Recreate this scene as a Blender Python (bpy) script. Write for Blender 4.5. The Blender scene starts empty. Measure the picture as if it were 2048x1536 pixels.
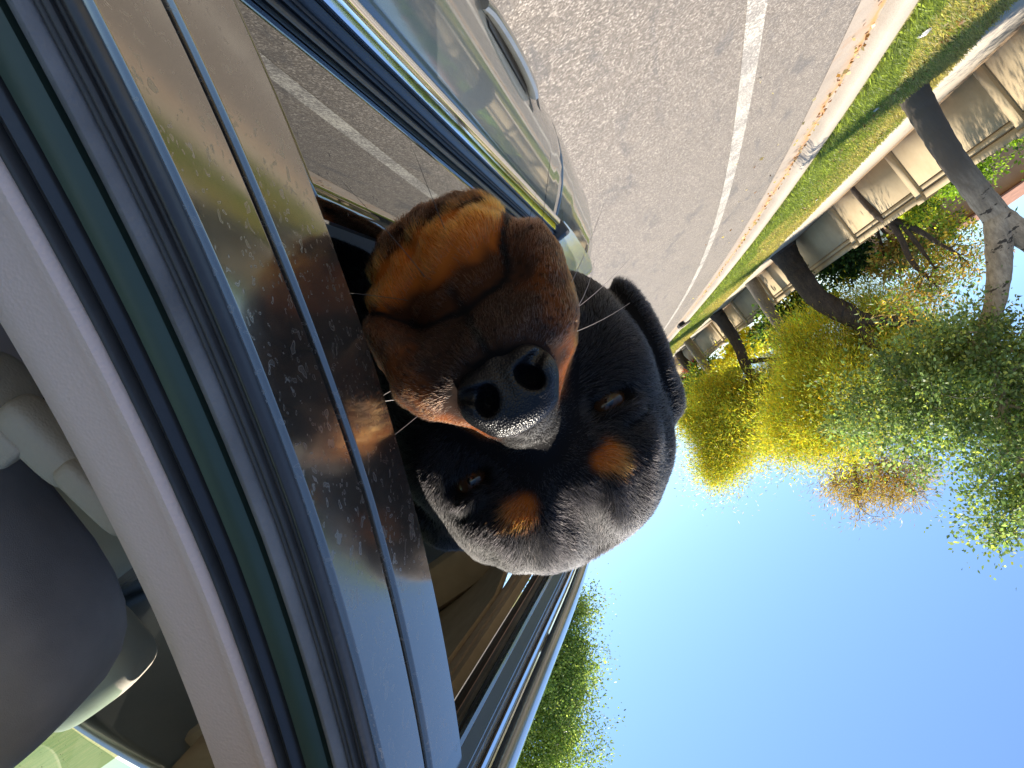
import bpy, bmesh, math, random
import numpy as np
rng = np.random.default_rng(7)
random.seed(7)
SC = bpy.context.scene
COL = SC.collection
rad = math.radians
H = 1.28                       # eye height above the road

# ------------------------------------------------------------------ camera, sky, sun, exposure
def cam_axes(roll, pitch, yaw):
    roll, pitch, yaw = rad(roll), rad(pitch), rad(yaw)
    F = np.array([math.sin(yaw)*math.cos(pitch), math.cos(yaw)*math.cos(pitch), math.sin(pitch)])
    R0 = np.array([math.cos(yaw), -math.sin(yaw), 0.0])
    U0 = np.cross(R0, F)
    ux, uy = math.sin(roll), math.cos(roll)
    return ux*U0 - uy*R0, -uy*U0 - ux*R0, F
CX, CYV, CF = cam_axes(35.17, -4.89, 11.0)
from mathutils import Matrix, Vector
cam_d = bpy.data.cameras.new('camera')
cam = bpy.data.objects.new('camera', cam_d)
COL.objects.link(cam)
m = Matrix.Identity(4)
for i in range(3):
    m[i][0], m[i][1], m[i][2] = CX[i], CYV[i], -CF[i]
m[2][3] = H
cam.matrix_world = m
cam_d.sensor_width = 36
cam_d.lens = 36*1540/2048
cam_d.clip_start = 0.02
cam_d.clip_end = 3000
SC.camera = cam

SUN_AZ, SUN_EL = 50.0, 58.0     # azimuth from +Y towards +X
w = bpy.data.worlds.new('World'); SC.world = w; w.use_nodes = True
wn = w.node_tree
sky = wn.nodes.new('ShaderNodeTexSky')
sky.sky_type = 'NISHITA'; sky.sun_disc = False
sky.sun_elevation = rad(SUN_EL); sky.sun_rotation = rad(SUN_AZ)
sky.altitude = 300; sky.air_density = 1.0; sky.dust_density = 0.05; sky.ozone_density = 6.0
bg = wn.nodes['Background']
bg.inputs['Strength'].default_value = 0.088
wn.links.new(sky.outputs[0], bg.inputs['Color'])
sd = bpy.data.lights.new('sun', 'SUN'); sd.energy = 4.1; sd.angle = rad(0.53); sd.color = (1, 0.91, 0.77)
sun = bpy.data.objects.new('sun', sd); COL.objects.link(sun)
sdir = Vector((math.cos(rad(SUN_EL))*math.sin(rad(SUN_AZ)), math.cos(rad(SUN_EL))*math.cos(rad(SUN_AZ)), math.sin(rad(SUN_EL))))
sun.rotation_euler = (-sdir).to_track_quat('-Z', 'Y').to_euler()
sun.location = (0, 0, 60)
SC.view_settings.view_transform = 'Standard'
SC.view_settings.look = 'None'
SC.view_settings.exposure = 1.38
SC.view_settings.gamma = 1
SC.cycles.max_bounces = 8
SC.cycles.transparent_max_bounces = 12
SC.cycles.use_denoising = True

# ------------------------------------------------------------------ helpers: materials
class NT:
    def __init__(self, name):
        self.m = bpy.data.materials.new(name); self.m.use_nodes = True
        self.t = self.m.node_tree; self.n = self.t.nodes; self.l = self.t.links
        self.b = self.n['Principled BSDF']; self.out = self.n['Material Output']
        self._co = None
    def new(self, typ, **kw):
        n = self.n.new('ShaderNode'+typ)
        for k, v in kw.items(): setattr(n, k, v)
        return n
    def set(self, sock, v):
        if hasattr(v, 'is_linked') or isinstance(v, bpy.types.NodeSocket): self.l.new(v, sock)
        else:
            if isinstance(v, tuple) and len(v) == 3 and sock.type == 'RGBA': v = (*v, 1)
            sock.default_value = v
    @property
    def co(self):
        if self._co is None: self._co = self.new('TexCoord').outputs['Object']
        return self._co
    def mapping(self, scale=(1, 1, 1), rot=(0, 0, 0), src=None):
        n = self.new('Mapping'); self.set(n.inputs['Vector'], src or self.co)
        n.inputs['Scale'].default_value = scale; n.inputs['Rotation'].default_value = rot
        return n.outputs[0]
    def noise(self, scale, detail=4, rough=.55, src=None, out='Fac', dist=0):
        n = self.new('TexNoise'); self.set(n.inputs['Vector'], src or self.co)
        n.inputs['Scale'].default_value = scale; n.inputs['Detail'].default_value = detail
        n.inputs['Roughness'].default_value = rough; n.inputs['Distortion'].default_value = dist
        return n.outputs[out]
    def voro(self, scale, src=None, out='Distance', feature='F1', rnd=1):
        n = self.new('TexVoronoi', feature=feature); self.set(n.inputs['Vector'], src or self.co)
        n.inputs['Scale'].default_value = scale; n.inputs['Randomness'].default_value = rnd
        return n.outputs[out]
    def ramp(self, fac, stops):
        n = self.new('ValToRGB'); self.set(n.inputs[0], fac)
        e = n.color_ramp.elements
        while len(e) < len(stops): e.new(0.5)
        for k, (p, c) in zip(e, stops):
            k.position = p
            if not isinstance(c, (tuple, list)): c = (c, c, c)
            k.color = (*c[:3], 1)
        return n.outputs[0]
    def mix(self, fac, a, b, typ='MIX'):
        n = self.new('MixRGB', blend_type=typ)
        self.set(n.inputs[0], fac); self.set(n.inputs[1], a); self.set(n.inputs[2], b)
        return n.outputs[0]
    def math(self, op, a, b=0.0):
        n = self.new('Math', operation=op); self.set(n.inputs[0], a); self.set(n.inputs[1], b)
        return n.outputs[0]
    def bump(self, h, strength=.3, dist=.01, normal=None):
        n = self.new('Bump'); self.set(n.inputs['Height'], h)
        n.inputs['Strength'].default_value = strength; n.inputs['Distance'].default_value = dist
        if normal: self.set(n.inputs['Normal'], normal)
        return n.outputs[0]
    def P(self, **kw):
        names = {'base': 'Base Color', 'rough': 'Roughness', 'metal': 'Metallic', 'ior': 'IOR', 'normal': 'Normal', 'coat': 'Coat Weight',
                 'coatr': 'Coat Roughness', 'sheen': 'Sheen Weight', 'spec': 'Specular IOR Level', 'sub': 'Subsurface Weight', 'trans': 'Transmission Weight', 'coati': 'Coat IOR'}
        for k, v in kw.items(): self.set(self.b.inputs[names[k]], v)
        return self.m
    def attr(self, name, out='Color'):
        n = self.new('Attribute', attribute_name=name); return n.outputs[out]

def simple(name, base, rough=.5, var=.12, scale=30, bump=0, bscale=200, bdist=.002, **kw):
    t = NT(name)
    n = t.noise(scale, 5)
    d = tuple(c*(1-var) for c in base); u = tuple(min(1, c*(1+var)) for c in base)
    col = t.ramp(n, [(.3, d), (.7, u)])
    if bump:
        t.P(normal=t.bump(t.noise(bscale, 4), bump, bdist))
    return t.P(base=col, rough=rough, **kw)

# ------------------------------------------------------------------ helpers: meshes
def tag(o, label=None, cat=None, group=None, kind=None):
    if label: o['label'] = label
    if cat: o['category'] = cat
    if group: o['group'] = group
    if kind: o['kind'] = kind
    return o
def empty(name, loc, label=None, cat=None, group=None):
    o = bpy.data.objects.new(name, None); COL.objects.link(o)
    o.location = loc; o.empty_display_size = .1
    return tag(o, label, cat, group)
def link(name, me, mats, parent=None, smooth=False):
    o = bpy.data.objects.new(name, me); COL.objects.link(o)
    for mm in (mats if isinstance(mats, (list, tuple)) else [mats]): me.materials.append(mm)
    if smooth: me.polygons.foreach_set('use_smooth', [True]*len(me.polygons))
    if parent is not None:
        o.parent = parent
        # geometry is given in world coordinates: cancel the chain of parents
        mw = Matrix.Identity(4); p = parent
        loc = Vector((0, 0, 0))
        while p is not None:
            loc += p.location; p = p.parent
        o.location = -loc
    return o
def big_mesh(name, V, Q):
    """V (n,3) array, Q (m,k) array of faces with k corners"""
    V = np.asarray(V, np.float32); Q = np.asarray(Q, np.int32)
    me = bpy.data.meshes.new(name)
    me.vertices.add(len(V)); me.vertices.foreach_set('co', V.ravel())
    k = Q.shape[1]
    me.loops.add(Q.size); me.loops.foreach_set('vertex_index', Q.ravel())
    me.polygons.add(len(Q)); me.polygons.foreach_set('loop_start', np.arange(0, Q.size, k, dtype=np.int32))
    me.update(calc_edges=True); me.validate()
    return me
def grid_mesh(name, P, close_u=False, close_v=False, flip=False):
    P = np.asarray(P, float); n, mm = P.shape[:2]
    i = np.arange(n if close_u else n-1)[:, None]; j = np.arange(mm if close_v else mm-1)[None, :]
    a = (i*mm+j); b = (((i+1) % n)*mm+j); c = (((i+1) % n)*mm+(j+1) % mm); d = (i*mm+(j+1) % mm)
    Q = np.stack([a, b, c, d], -1).reshape(-1, 4)
    if flip: Q = Q[:, ::-1]
    return big_mesh(name, P.reshape(-1, 3), Q)
def grid(name, P, mat, parent=None, smooth=True, close_u=False, close_v=False, flip=False, uv=None):
    me = grid_mesh(name, P, close_u, close_v, flip)
    if uv is not None:
        P = np.asarray(P); l = me.uv_layers.new(name='uv')
        idx = np.empty(len(me.loops), np.int32); me.loops.foreach_get('vertex_index', idx)
        l.data.foreach_set('uv', np.asarray(uv, np.float32).reshape(-1, 2)[idx].ravel())
    return link(name, me, mat, parent, smooth)
def sweep(name, sections, mat, parent=None, smooth=True, caps=True, sharp=None):
    """sections: (n, k, 3) closed loops joined along n"""
    S = np.asarray(sections, float); n, k = S.shape[:2]
    me = grid_mesh(name, S, False, True)
    if caps:
        bm = bmesh.new(); bm.from_mesh(me); bm.verts.ensure_lookup_table()
        try:
            bm.faces.new([bm.verts[q] for q in range(k)]); bm.faces.new([bm.verts[(n-1)*k+q] for q in reversed(range(k))])
        except ValueError: pass
        bmesh.ops.recalc_face_normals(bm, faces=bm.faces); bm.to_mesh(me); bm.free()
    o = link(name, me, mat, parent, smooth)
    if smooth: me.set_sharp_from_angle(angle=rad(38))
    return o
def box(name, c, s, mat, parent=None, bevel=.0, rotz=0, seg=2, rotx=0, roty=0):
    bm = bmesh.new(); bmesh.ops.create_cube(bm, size=1)
    bmesh.ops.scale(bm, vec=s, verts=bm.verts)
    if bevel: bmesh.ops.bevel(bm, geom=list(bm.edges), offset=bevel, segments=seg, affect='EDGES', profile=.5)
    mt = Matrix.Translation(c) @ Matrix.Rotation(rotz, 4, 'Z') @ Matrix.Rotation(roty, 4, 'Y') @ Matrix.Rotation(rotx, 4, 'X')
    bmesh.ops.transform(bm, matrix=mt, verts=bm.verts)
    me = bpy.data.meshes.new(name); bm.to_mesh(me); bm.free()
    o = link(name, me, mat, parent, bool(bevel))
    if bevel: me.set_sharp_from_angle(angle=rad(40))
    return o
class MB:
    """collects quads / tubes, then builds one mesh"""
    def __init__(s): s.V = []; s.Q = []; s.n = 0
    def add(s, V, Q):
        s.V.append(np.asarray(V, float)); s.Q.append(np.asarray(Q)+s.n); s.n += len(V)
    def tube(s, pts, radii, k=7, wob=0):
        pts = np.asarray(pts, float); radii = np.asarray(radii, float); n = len(pts)
        tan = np.gradient(pts, axis=0); tan /= np.linalg.norm(tan, axis=1)[:, None]+1e-9
        ref = np.array([.3, .9, .2]) if abs(tan[0] @ [.3, .9, .2]) < .8 else np.array([.9, -.2, .1])
        u = np.cross(tan, ref); u /= np.linalg.norm(u, axis=1)[:, None]; v = np.cross(tan, u)
        a = np.linspace(0, 2*np.pi, k, endpoint=False)
        rr = radii[:, None]*(1+(wob*rng.normal(size=(n, k)) if wob else 0))
        P = pts[:, None]+rr[..., None]*(np.cos(a)[None, :, None]*u[:, None]+np.sin(a)[None, :, None]*v[:, None])
        i = np.arange(n-1)[:, None]; j = np.arange(k)[None]
        Q = np.stack([i*k+j, i*k+(j+1) % k, (i+1)*k+(j+1) % k, (i+1)*k+j], -1).reshape(-1, 4)
        s.add(P.reshape(-1, 3), Q)
    def build(s, name, mat, parent=None, smooth=True):
        return link(name, big_mesh(name, np.concatenate(s.V), np.concatenate(s.Q)), mat, parent, smooth)
def spline(pts, n):
    """Catmull-Rom through control rows"""
    pts = np.asarray(pts, float); k = len(pts)
    P = np.vstack([2*pts[0]-pts[1], pts, 2*pts[-1]-pts[-2]])
    t = np.linspace(0, k-1-1e-9, n); i = t.astype(int); f = (t-i)[:, None]
    a, b, c, d = P[i], P[i+1], P[i+2], P[i+3]
    return .5*((2*b)+(c-a)*f+(2*a-5*b+4*c-d)*f**2+(3*b-a-3*c+d)*f**3)
def interp(z, tab):
    tab = np.asarray(tab, float); return np.interp(z, tab[:, 0], tab[:, 1])

# ------------------------------------------------------------------ the road frame
RA = rad(6.6)
def zg(y):
    y = np.asarray(y, float); yc = np.clip(y, 0, 60)
    return .0002865*yc**2+3.38e-6*yc**3+.03*np.clip(y-60, 0, 60)
def curve(y):
    y = np.asarray(y, float); yc = np.clip(y, 0, 70)
    return .005224*yc**2-2.067e-5*yc**3+.43*np.clip(y-70, 0, None)
def W(off, y, z=0.0):
    """offset across the road, distance along it, height above it -> world"""
    off, y, z = np.broadcast_arrays(np.asarray(off, float), np.asarray(y, float), np.asarray(z, float))
    x = off+curve(y)
    return np.stack([x*math.cos(RA)-y*math.sin(RA), x*math.sin(RA)+y*math.cos(RA), z+zg(y)], -1)
YS = np.concatenate([np.arange(-40, 0, 2.0), np.arange(0, 60, .5), np.arange(60, 200, 3.0)])
def road_strip(name, prof, mat, y=YS, label=None):
    """prof: list of (offset, height)"""
    prof = np.asarray(prof, float)
    P = np.stack([W(o, y, z) for o, z in prof], 1)
    uv = np.stack([np.broadcast_to(np.linspace(0, 1, len(prof)), (len(y), len(prof))), np.broadcast_to(y[:, None], (len(y), len(prof)))], -1)
    o = grid(name, P, mat, uv=uv, flip=prof[0][0] < prof[-1][0], smooth=False)
    return tag(o, kind='structure')

def m_asphalt():
    t = NT('asphalt')
    big = t.noise(.35, 5, .6)
    mid = t.noise(9, 6, .65)
    st = t.voro(115, out='Color')
    stv = t.new('SeparateColor'); t.set(stv.inputs[0], st)
    grain = t.ramp(stv.outputs[0], [(.0, (.06, .051, .043)), (.5, (.14, .12, .10)), (.82, (.28, .245, .205)), (1, (.55, .50, .43))])
    c = t.mix(.30, grain, t.ramp(big, [(.3, (.15, .120, .093)), (.7, (.235, .190, .148))]))
    # tar streaks, lengthwise
    s = t.noise(1.1, 6, .7, src=t.mapping((3.2, .8, 1), (0, 0, rad(38))), dist=.6)
    c = t.mix(t.ramp(s, [(.55, 0), (.66, .6)]), c, (.075, .072, .072))
    c = t.mix(t.ramp(mid, [(.35, .35), (.6, 0)]), c, (.1, .09, .08))
    h = t.math('ADD', t.math('MULTIPLY', t.voro(115), -1), t.math('MULTIPLY', mid, .6))
    return t.P(base=c, rough=t.ramp(big, [(0, .62), (1, .8)]), spec=.5, normal=t.bump(h, .55, .004))
def m_paint_line():
    t = NT('worn_white_paint')
    w_ = t.noise(60, 6, .75); b = t.noise(2.5, 5)
    f = t.ramp(t.math('ADD', w_, t.math('MULTIPLY', b, .35)), [(.54, 1), (.72, 0)])
    g = t.noise(130, 3)
    c = t.mix(f, t.ramp(g, [(.3, (.14, .125, .11)), (.7, (.24, .215, .19))]), t.ramp(b, [(.3, (.58, .54, .45)), (.7, (.72, .69, .6))]))
    c = t.mix(t.ramp(t.noise(4, 6, .7, src=t.mapping((1, 3, 1), (0, 0, .6))), [(.62, 0), (.7, .6)]), c, (.16, .15, .14))
    return t.P(base=c, rough=.7, normal=t.bump(g, .4, .003))
def m_concrete(name, a, b, dirt=None, scale=1.2):
    t = NT(name)
    c = t.ramp(t.noise(scale, 6, .65), [(.3, a), (.7, b)])
    sp = t.noise(90, 4, .7)
    c = t.mix(t.ramp(sp, [(.35, .5), (.55, 0)]), c, tuple(x*.6 for x in a))
    if dirt:
        uvn = t.new('UVMap', uv_map='uv'); sep = t.new('SeparateXYZ'); t.set(sep.inputs[0], uvn.outputs[0])
        d = t.math('ADD', t.math('SUBTRACT', 1, sep.outputs[0]), t.math('MULTIPLY', t.math('SUBTRACT', t.noise(.9, 5, .7), .5), 1.3))
        c = t.mix(t.ramp(d, [(.02, 0), (.16, .95), (.3, .25), (.6, 0)]), c, dirt)
        c = t.mix(t.ramp(t.noise(2.5, 5, .7), [(.55, 0), (.75, .5)]), c, tuple(.75*x for x in dirt))
    return t.P(base=c, rough=.85, normal=t.bump(sp, .3, .004))
M_ASPH = m_asphalt()
EDGE = -2.05
road_strip('road', [(9.0, 0)]+[(o, .0) for o in np.linspace(8, EDGE+.03, 9)], M_ASPH)
road_strip('road_edge_line', [(-.97, .005), (-1.11, .005)], m_paint_line(), y=np.concatenate([np.arange(-20, 60, .5), np.arange(60, 120, 3.)]))
road_strip('gutter', [(EDGE+.05, .004), (-2.2, -.004), (-2.36, .004)], m_concrete('gutter_concrete', (.27, .225, .18), (.36, .30, .24), (.40, .19, .06)))
CURB_M = m_concrete('curb_concrete', (.33, .285, .23), (.43, .375, .30), None, .8)
road_strip('curb', [(-2.36, -.02), (-2.372, .05), (-2.385, .115), (-2.41, .135), (-2.56, .138), (-2.575, .13), (-2.58, .0)], CURB_M)
def m_soil():
    t = NT('verge_turf')
    a = t.noise(.9, 6, .65); b = t.noise(28, 5, .7)
    c = t.ramp(a, [(.32, (.15, .20, .04)), (.5, (.27, .27, .08)), (.68, (.38, .31, .13))])
    c = t.mix(t.ramp(b, [(.3, .65), (.6, 0)]), c, (.05, .075, .02))
    return t.P(base=c, rough=.95, normal=t.bump(b, .9, .03))
M_TURF = m_soil()
road_strip('grass_verge', [(-2.577, .122), (-3.2, .14), (-4.2, .145), (-5.1, .145)], M_TURF)
M_SIDEW = m_concrete('sidewalk_concrete', (.38, .33, .26), (.49, .43, .345), None, .6)
road_strip('sidewalk', [(-5.1, .1), (-5.105, .16), (-5.9, .162), (-6.7, .165), (-6.705, .1)], M_SIDEW)
def m_dirt():
    t = NT('dry_dirt')
    a = t.noise(1.5, 6, .7); b = t.noise(40, 5, .7)
    c = t.ramp(a, [(.3, (.16, .10, .055)), (.7, (.30, .21, .12))])
    c = t.mix(t.ramp(b, [(.3, .5), (.6, 0)]), c, (.08, .05, .025))
    return t.P(base=c, rough=.95, normal=t.bump(b, .8, .02))
M_DIRT = m_dirt()
road_strip('dirt_strip', [(-6.7, .135), (-6.95, .16), (-7.3, .15)], M_DIRT)
# far ground, both sides, one sheet a little lower
yy = np.concatenate([np.arange(-60, 0, 10.), np.arange(0, 60, 5.), np.arange(60, 140, 10.), np.geomspace(140, 900, 8)])
road_strip('ground', [(o, -.03) for o in (-600, -200, -60, -20, -7.2)], M_DIRT, y=yy)
road_strip('ground', [(o, .05 if o > 9.3 else -.03) for o in (9.0, 9.3, 9.35, 14, 30, 80, 250, 600)], M_TURF, y=yy)

# ------------------------------------------------------------------ wall with panels and pilasters
def m_stucco(name, a, b):
    t = NT(name)
    n = t.noise(1.3, 6, .65); f = t.noise(70, 5, .7)
    c = t.ramp(n, [(.3, a), (.7, b)])
    c = t.mix(t.ramp(t.noise(3, 6, .7, src=t.mapping((1, 1, .25))), [(.6, 0), (.8, .35)]), c, tuple(x*.65 for x in a))
    return t.P(base=c, rough=.9, normal=t.bump(f, .4, .008))
M_WALL = m_stucco('cream_stucco', (.33, .25, .145), (.41, .325, .20))
M_LEDGE = simple('brown_joint', (.27, .17, .09), .9, .2, 6)
wall = empty('boundary_wall', W(-7.0, 16, 0), 'long cream stucco boundary wall with pilasters and capped top beyond the sidewalk', 'wall')
def wall_piece(name, y0, y1, o0, o1, z0, z1, mat, parent, n=2):
    y = np.linspace(y0, y1, n)
    S = np.stack([np.stack([W(o0, q, z0), W(o1, q, z0), W(o1, q, z1), W(o0, q, z1)]) for q in y])
    return sweep(name, S, mat, parent, smooth=False)
PL = 5.2
for k in range(-5, 14):
    y0 = k*PL+1.1; y1 = y0+PL
    hstep = .05*math.sin(k*2.1)
    zb = .1-hstep*0; zt = 1.62+.0
    wall_piece('wall_panel', y0+.17, y1-.17, -7.02, -7.2, 0, zt-.34, M_WALL, wall, 3)
    wall_piece('joint', y0+.17, y1-.17, -7.045, -7.19, zt-.34, zt-.31, M_LEDGE, wall, 3)
    wall_piece('band', y0+.17, y1-.17, -7.01, -7.2, zt-.31, zt-.2, M_WALL, wall, 3)
    wall_piece('joint', y0+.17, y1-.17, -7.045, -7.19, zt-.2, zt-.165, M_LEDGE, wall, 3)
    wall_piece('cap', y0+.17, y1-.17, -6.985, -7.23, zt-.165, zt, M_WALL, wall, 3)
    p = wall_piece('pilaster', y0-.17, y0+.17, -6.95, -7.25, 0, zt-.08, M_WALL, wall)
    q = wall_piece('pilaster_cap', y0-.21, y0+.21, -6.91, -7.29, zt-.08, zt+.05, M_WALL, wall)

# ------------------------------------------------------------------ house beyond the wall
hx, hy = -15.6, 38.0
house = empty('house', (hx, hy, 0), 'low peach stucco house with a terracotta roof behind the boundary wall', 'house')
M_PEACH = m_stucco('peach_stucco', (.42, .28, .17), (.52, .36, .23))
M_TILE = simple('terracotta_tile', (.30, .15, .09), .8, .25, 3, .5, 12, .03)
gz = 1.0
box('wall', (hx, hy, gz+1.0), (9.6, 11.5, 3.2), M_PEACH, house)
e0 = gz+2.6
rv = [(hx-5.4, hy-6.4, e0), (hx+5.4, hy-6.4, e0), (hx+5.4, hy+6.4, e0), (hx-5.4, hy+6.4, e0), (hx-1, hy-2, e0+.75), (hx+1, hy-2, e0+.75), (hx+1, hy+2, e0+.75), (hx-1, hy+2, e0+.75)]
rv += [(x, y, z-.06) for x, y, z in rv[:4]]
me = bpy.data.meshes.new('roof'); me.from_pydata(rv, [], [(0, 1, 5, 4), (1, 2, 6, 5), (2, 3, 7, 6), (3, 0, 4, 7), (4, 5, 6, 7), (0, 8, 9, 1), (1, 9, 10, 2), (2, 10, 11, 3), (3, 11, 8, 0), (11, 10, 9, 8)]); me.update()
link('roof', me, M_TILE, house)
M_GLASSDK = NT('dark_window_glass').P(base=(.02, .03, .035), rough=.08)
M_WHITE = simple('white_trim', (.7, .66, .6), .6)
for dy in (-3.5, 0.6, 3.9):
    f = box('window', (hx+4.82, hy+dy, gz+1.35), (.06, 1.3, 1.1), M_GLASSDK, house)
    for s in (-1, 1): box('frame', (hx+4.86, hy+dy+s*.68, gz+1.35), (.07, .08, 1.26), M_WHITE, f)
    for s in (-1, 1): box('frame', (hx+4.86, hy+dy, gz+1.35+s*.6), (.07, 1.28, .08), M_WHITE, f)

# ------------------------------------------------------------------ trees and shrubs
def m_bark(name, a, b, scale=6, scar=None):
    t = NT(name)
    n = t.noise(scale, 6, .7, src=t.mapping((1, 1, .35)))
    c = t.ramp(n, [(.3, a), (.7, b)])
    c = t.mix(t.ramp(t.noise(scale*5, 6, .75, src=t.mapping((1, 1, .4))), [(.4, .65), (.62, 0)]), c, tuple(q*.45 for q in a))
    if scar:
        s = t.noise(5, 3, .6, src=t.mapping((1, 1, 2.4)))
        c = t.mix(t.ramp(s, [(.62, 0), (.66, 1)]), c, scar)
        z = t.new('SeparateXYZ'); t.set(z.inputs[0], t.co)
        zz = t.math('ADD', z.outputs[2], t.math('MULTIPLY', n, .8))
        c = t.mix(t.ramp(t.math('MULTIPLY', zz, .25), [(.44, 1), (.66, 0)]), c, (.15, .115, .085))   # colour darkens to brown towards the foot
    return t.P(base=c, rough=.9, normal=t.bump(t.noise(scale*6, 5, .7, src=t.mapping((1, 1, .3))), .8, .02))
def m_leaf(name, gloss=.35):
    t = NT(name)
    c = t.attr('lc')
    t.P(base=c, rough=.45, spec=gloss)
    tr = t.new('BsdfTranslucent'); t.set(tr.inputs['Color'], t.mix(1, c, (1.25, 1.3, .7), 'MULTIPLY'))
    mx = t.new('MixShader'); mx.inputs[0].default_value = .5
    t.l.new(t.b.outputs[0], mx.inputs[1]); t.l.new(tr.outputs[0], mx.inputs[2]); t.l.new(mx.outputs[0], t.out.inputs[0])
    return t.m
M_LEAF = m_leaf('leaf')
M_BARKD = m_bark('dark_bark', (.045, .03, .02), (.12, .08, .05))
M_BARKW = m_bark('pale_bark', (.42, .33, .245), (.58, .48, .375), 3, (.07, .055, .045))
M_BARKG = m_bark('grey_bark', (.14, .12, .1), (.26, .23, .19))
def leaves(C, N, size, aspect, dirs, pal, jit, dirw=.6):
    """C (n,3) leaf centres, N random normals -> rhombus quads; pal list of colours"""
    n = len(C)
    d = dirs+rng.normal(size=(n, 3))*(1-dirw); d /= np.linalg.norm(d, axis=1)[:, None]
    s = np.cross(d, rng.normal(size=(n, 3))); s /= np.linalg.norm(s, axis=1)[:, None]+1e-9
    L = size*(.6+.8*rng.random(n))[:, None]; Wd = L*aspect
    nn = np.cross(d, s)
    a = C; b = C+d*L*.45+s*Wd*.5+nn*L*.08; c = C+d*L; e = C+d*L*.45-s*Wd*.5+nn*L*.08
    V = np.stack([a, b, c, e], 1).reshape(-1, 3)
    Q = np.arange(4*n).reshape(n, 4)
    pal = np.asarray(pal)
    col = pal[rng.integers(0, len(pal), n)]*np.exp(rng.normal(size=(n, 1))*jit)
    return V, Q, np.repeat(col, 4, 0)
def set_cols(me, col, name='lc'):
    a = me.color_attributes.new(name, 'FLOAT_COLOR', 'POINT')
    c4 = np.ones((len(col), 4), np.float32); c4[:, :3] = np.clip(col, 0, 1)
    a.data.foreach_set('color', c4.ravel())
def tree(name, label, base, limbs, blobs, pal, leaf=.06, aspect=.55, droop=0, per=60, spread=.35, bark=None, group=None, cat='tree', k=9, jit=.25, twig=.018, dirw=.5, seed=1, shell=.35, twigs=True, stem=True, tipr=.004):
    """limbs: list of (control points (x,y,z,r)); blobs: (centre, radii, clusters)"""
    global rng
    rng = np.random.default_rng(seed)
    root = empty(name, base, label, cat, group)
    mb = MB(); nodes = []; nr = []
    for li in limbs:
        P = spline(li, max(8, 9*len(li)))
        P[:, :3] += rng.normal(size=(len(P), 3))*P[:, 3:4]*.02
        mb.tube(P[:, :3], P[:, 3], max(k, 12), .012)
        nodes.append(P[len(P)//3:, :3]); nr.append(P[len(P)//3:, 3])
    nodes = np.concatenate(nodes); nr = np.concatenate(nr)
    cl = []; cr = []
    for c, r, n in blobs:
        v = rng.normal(size=(n, 3)); v /= np.linalg.norm(v, axis=1)[:, None]
        q = rng.random(n)**shell*(1+.16*np.clip(rng.normal(size=n), -1, 1.3))
        cl.append(np.asarray(c)+v*q[:, None]*np.asarray(r)); cr.append(v)
    cl = np.concatenate(cl); cr = np.concatenate(cr)
    if twigs:
        # each cluster grows from a limb through one bent branch; branches share a bundle towards the limb
        for c in cl:
            d = np.linalg.norm(nodes-c, axis=1)+.4*np.maximum(0, nodes[:, 2]-c[2])
            i = int(np.argmin(d)); a = nodes[i]; r0 = min(nr[i]*.55, twig*(1+d[i]*.45))
            mid = a*.45+c*.55+np.array([0, 0, .16*d[i]])+rng.normal(size=3)*.1*d[i]
            P = spline(np.array([a, mid, c]), 7)
            mb.tube(P, np.linspace(max(r0, tipr*1.5), tipr, 7), 5)
            if d[i] > .8:
                nodes = np.vstack([nodes, P[2:6]]); nr = np.concatenate([nr, np.linspace(r0, .004, 7)[2:6]])
    if stem: mb.build('trunk', bark or M_BARKD, root)
    n = len(cl)*per
    g = rng.normal(size=(len(cl), per, 3))*spread*np.array([1, 1, .75+droop])
    sz = (.4+1.2*rng.random(len(cl))**1.6)[:, None, None]
    C = (cl[:, None]+g*sz+np.array([0, 0, -droop*spread*.6])).reshape(-1, 3)
    dirs = (g/(np.linalg.norm(g, axis=2)[..., None]+1e-9)).reshape(-1, 3)*(1-droop)+np.array([.0, .0, -1.0])*droop
    V, Q, col = leaves(C, None, leaf, aspect, dirs, pal, jit, dirw)
    # whole clumps differ a little in tone
    col = col*np.repeat(np.exp(rng.normal(size=(len(cl), 1))*.22), per*4, 0)
    me = big_mesh('crown', V, Q); set_cols(me, col)
    link('crown', me, M_LEAF, root)
    return root
A = np.array
GREY_GREEN = [tuple(1.5*q for q in c) for c in [(.10, .15, .06), (.14, .20, .08), (.19, .24, .12), (.08, .12, .05), (.24, .26, .07)]]
YELLOW = [tuple(min(1, 1.7*q) for q in c) for c in [(.42, .36, .03), (.34, .36, .04), (.50, .38, .03), (.24, .30, .04), (.46, .30, .03), (.16, .21, .04)]]
GREEN = [(.14, .27, .04), (.22, .34, .06), (.09, .17, .03), (.30, .40, .07)]
DKGREEN = [(.025, .065, .02), (.05, .10, .03), (.035, .08, .02)]
LIME = [(.20, .33, .03), (.28, .38, .04), (.14, .24, .03)]
ORANGE = [(.45, .30, .06), (.38, .20, .06), (.30, .26, .08), (.5, .36, .08)]

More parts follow.
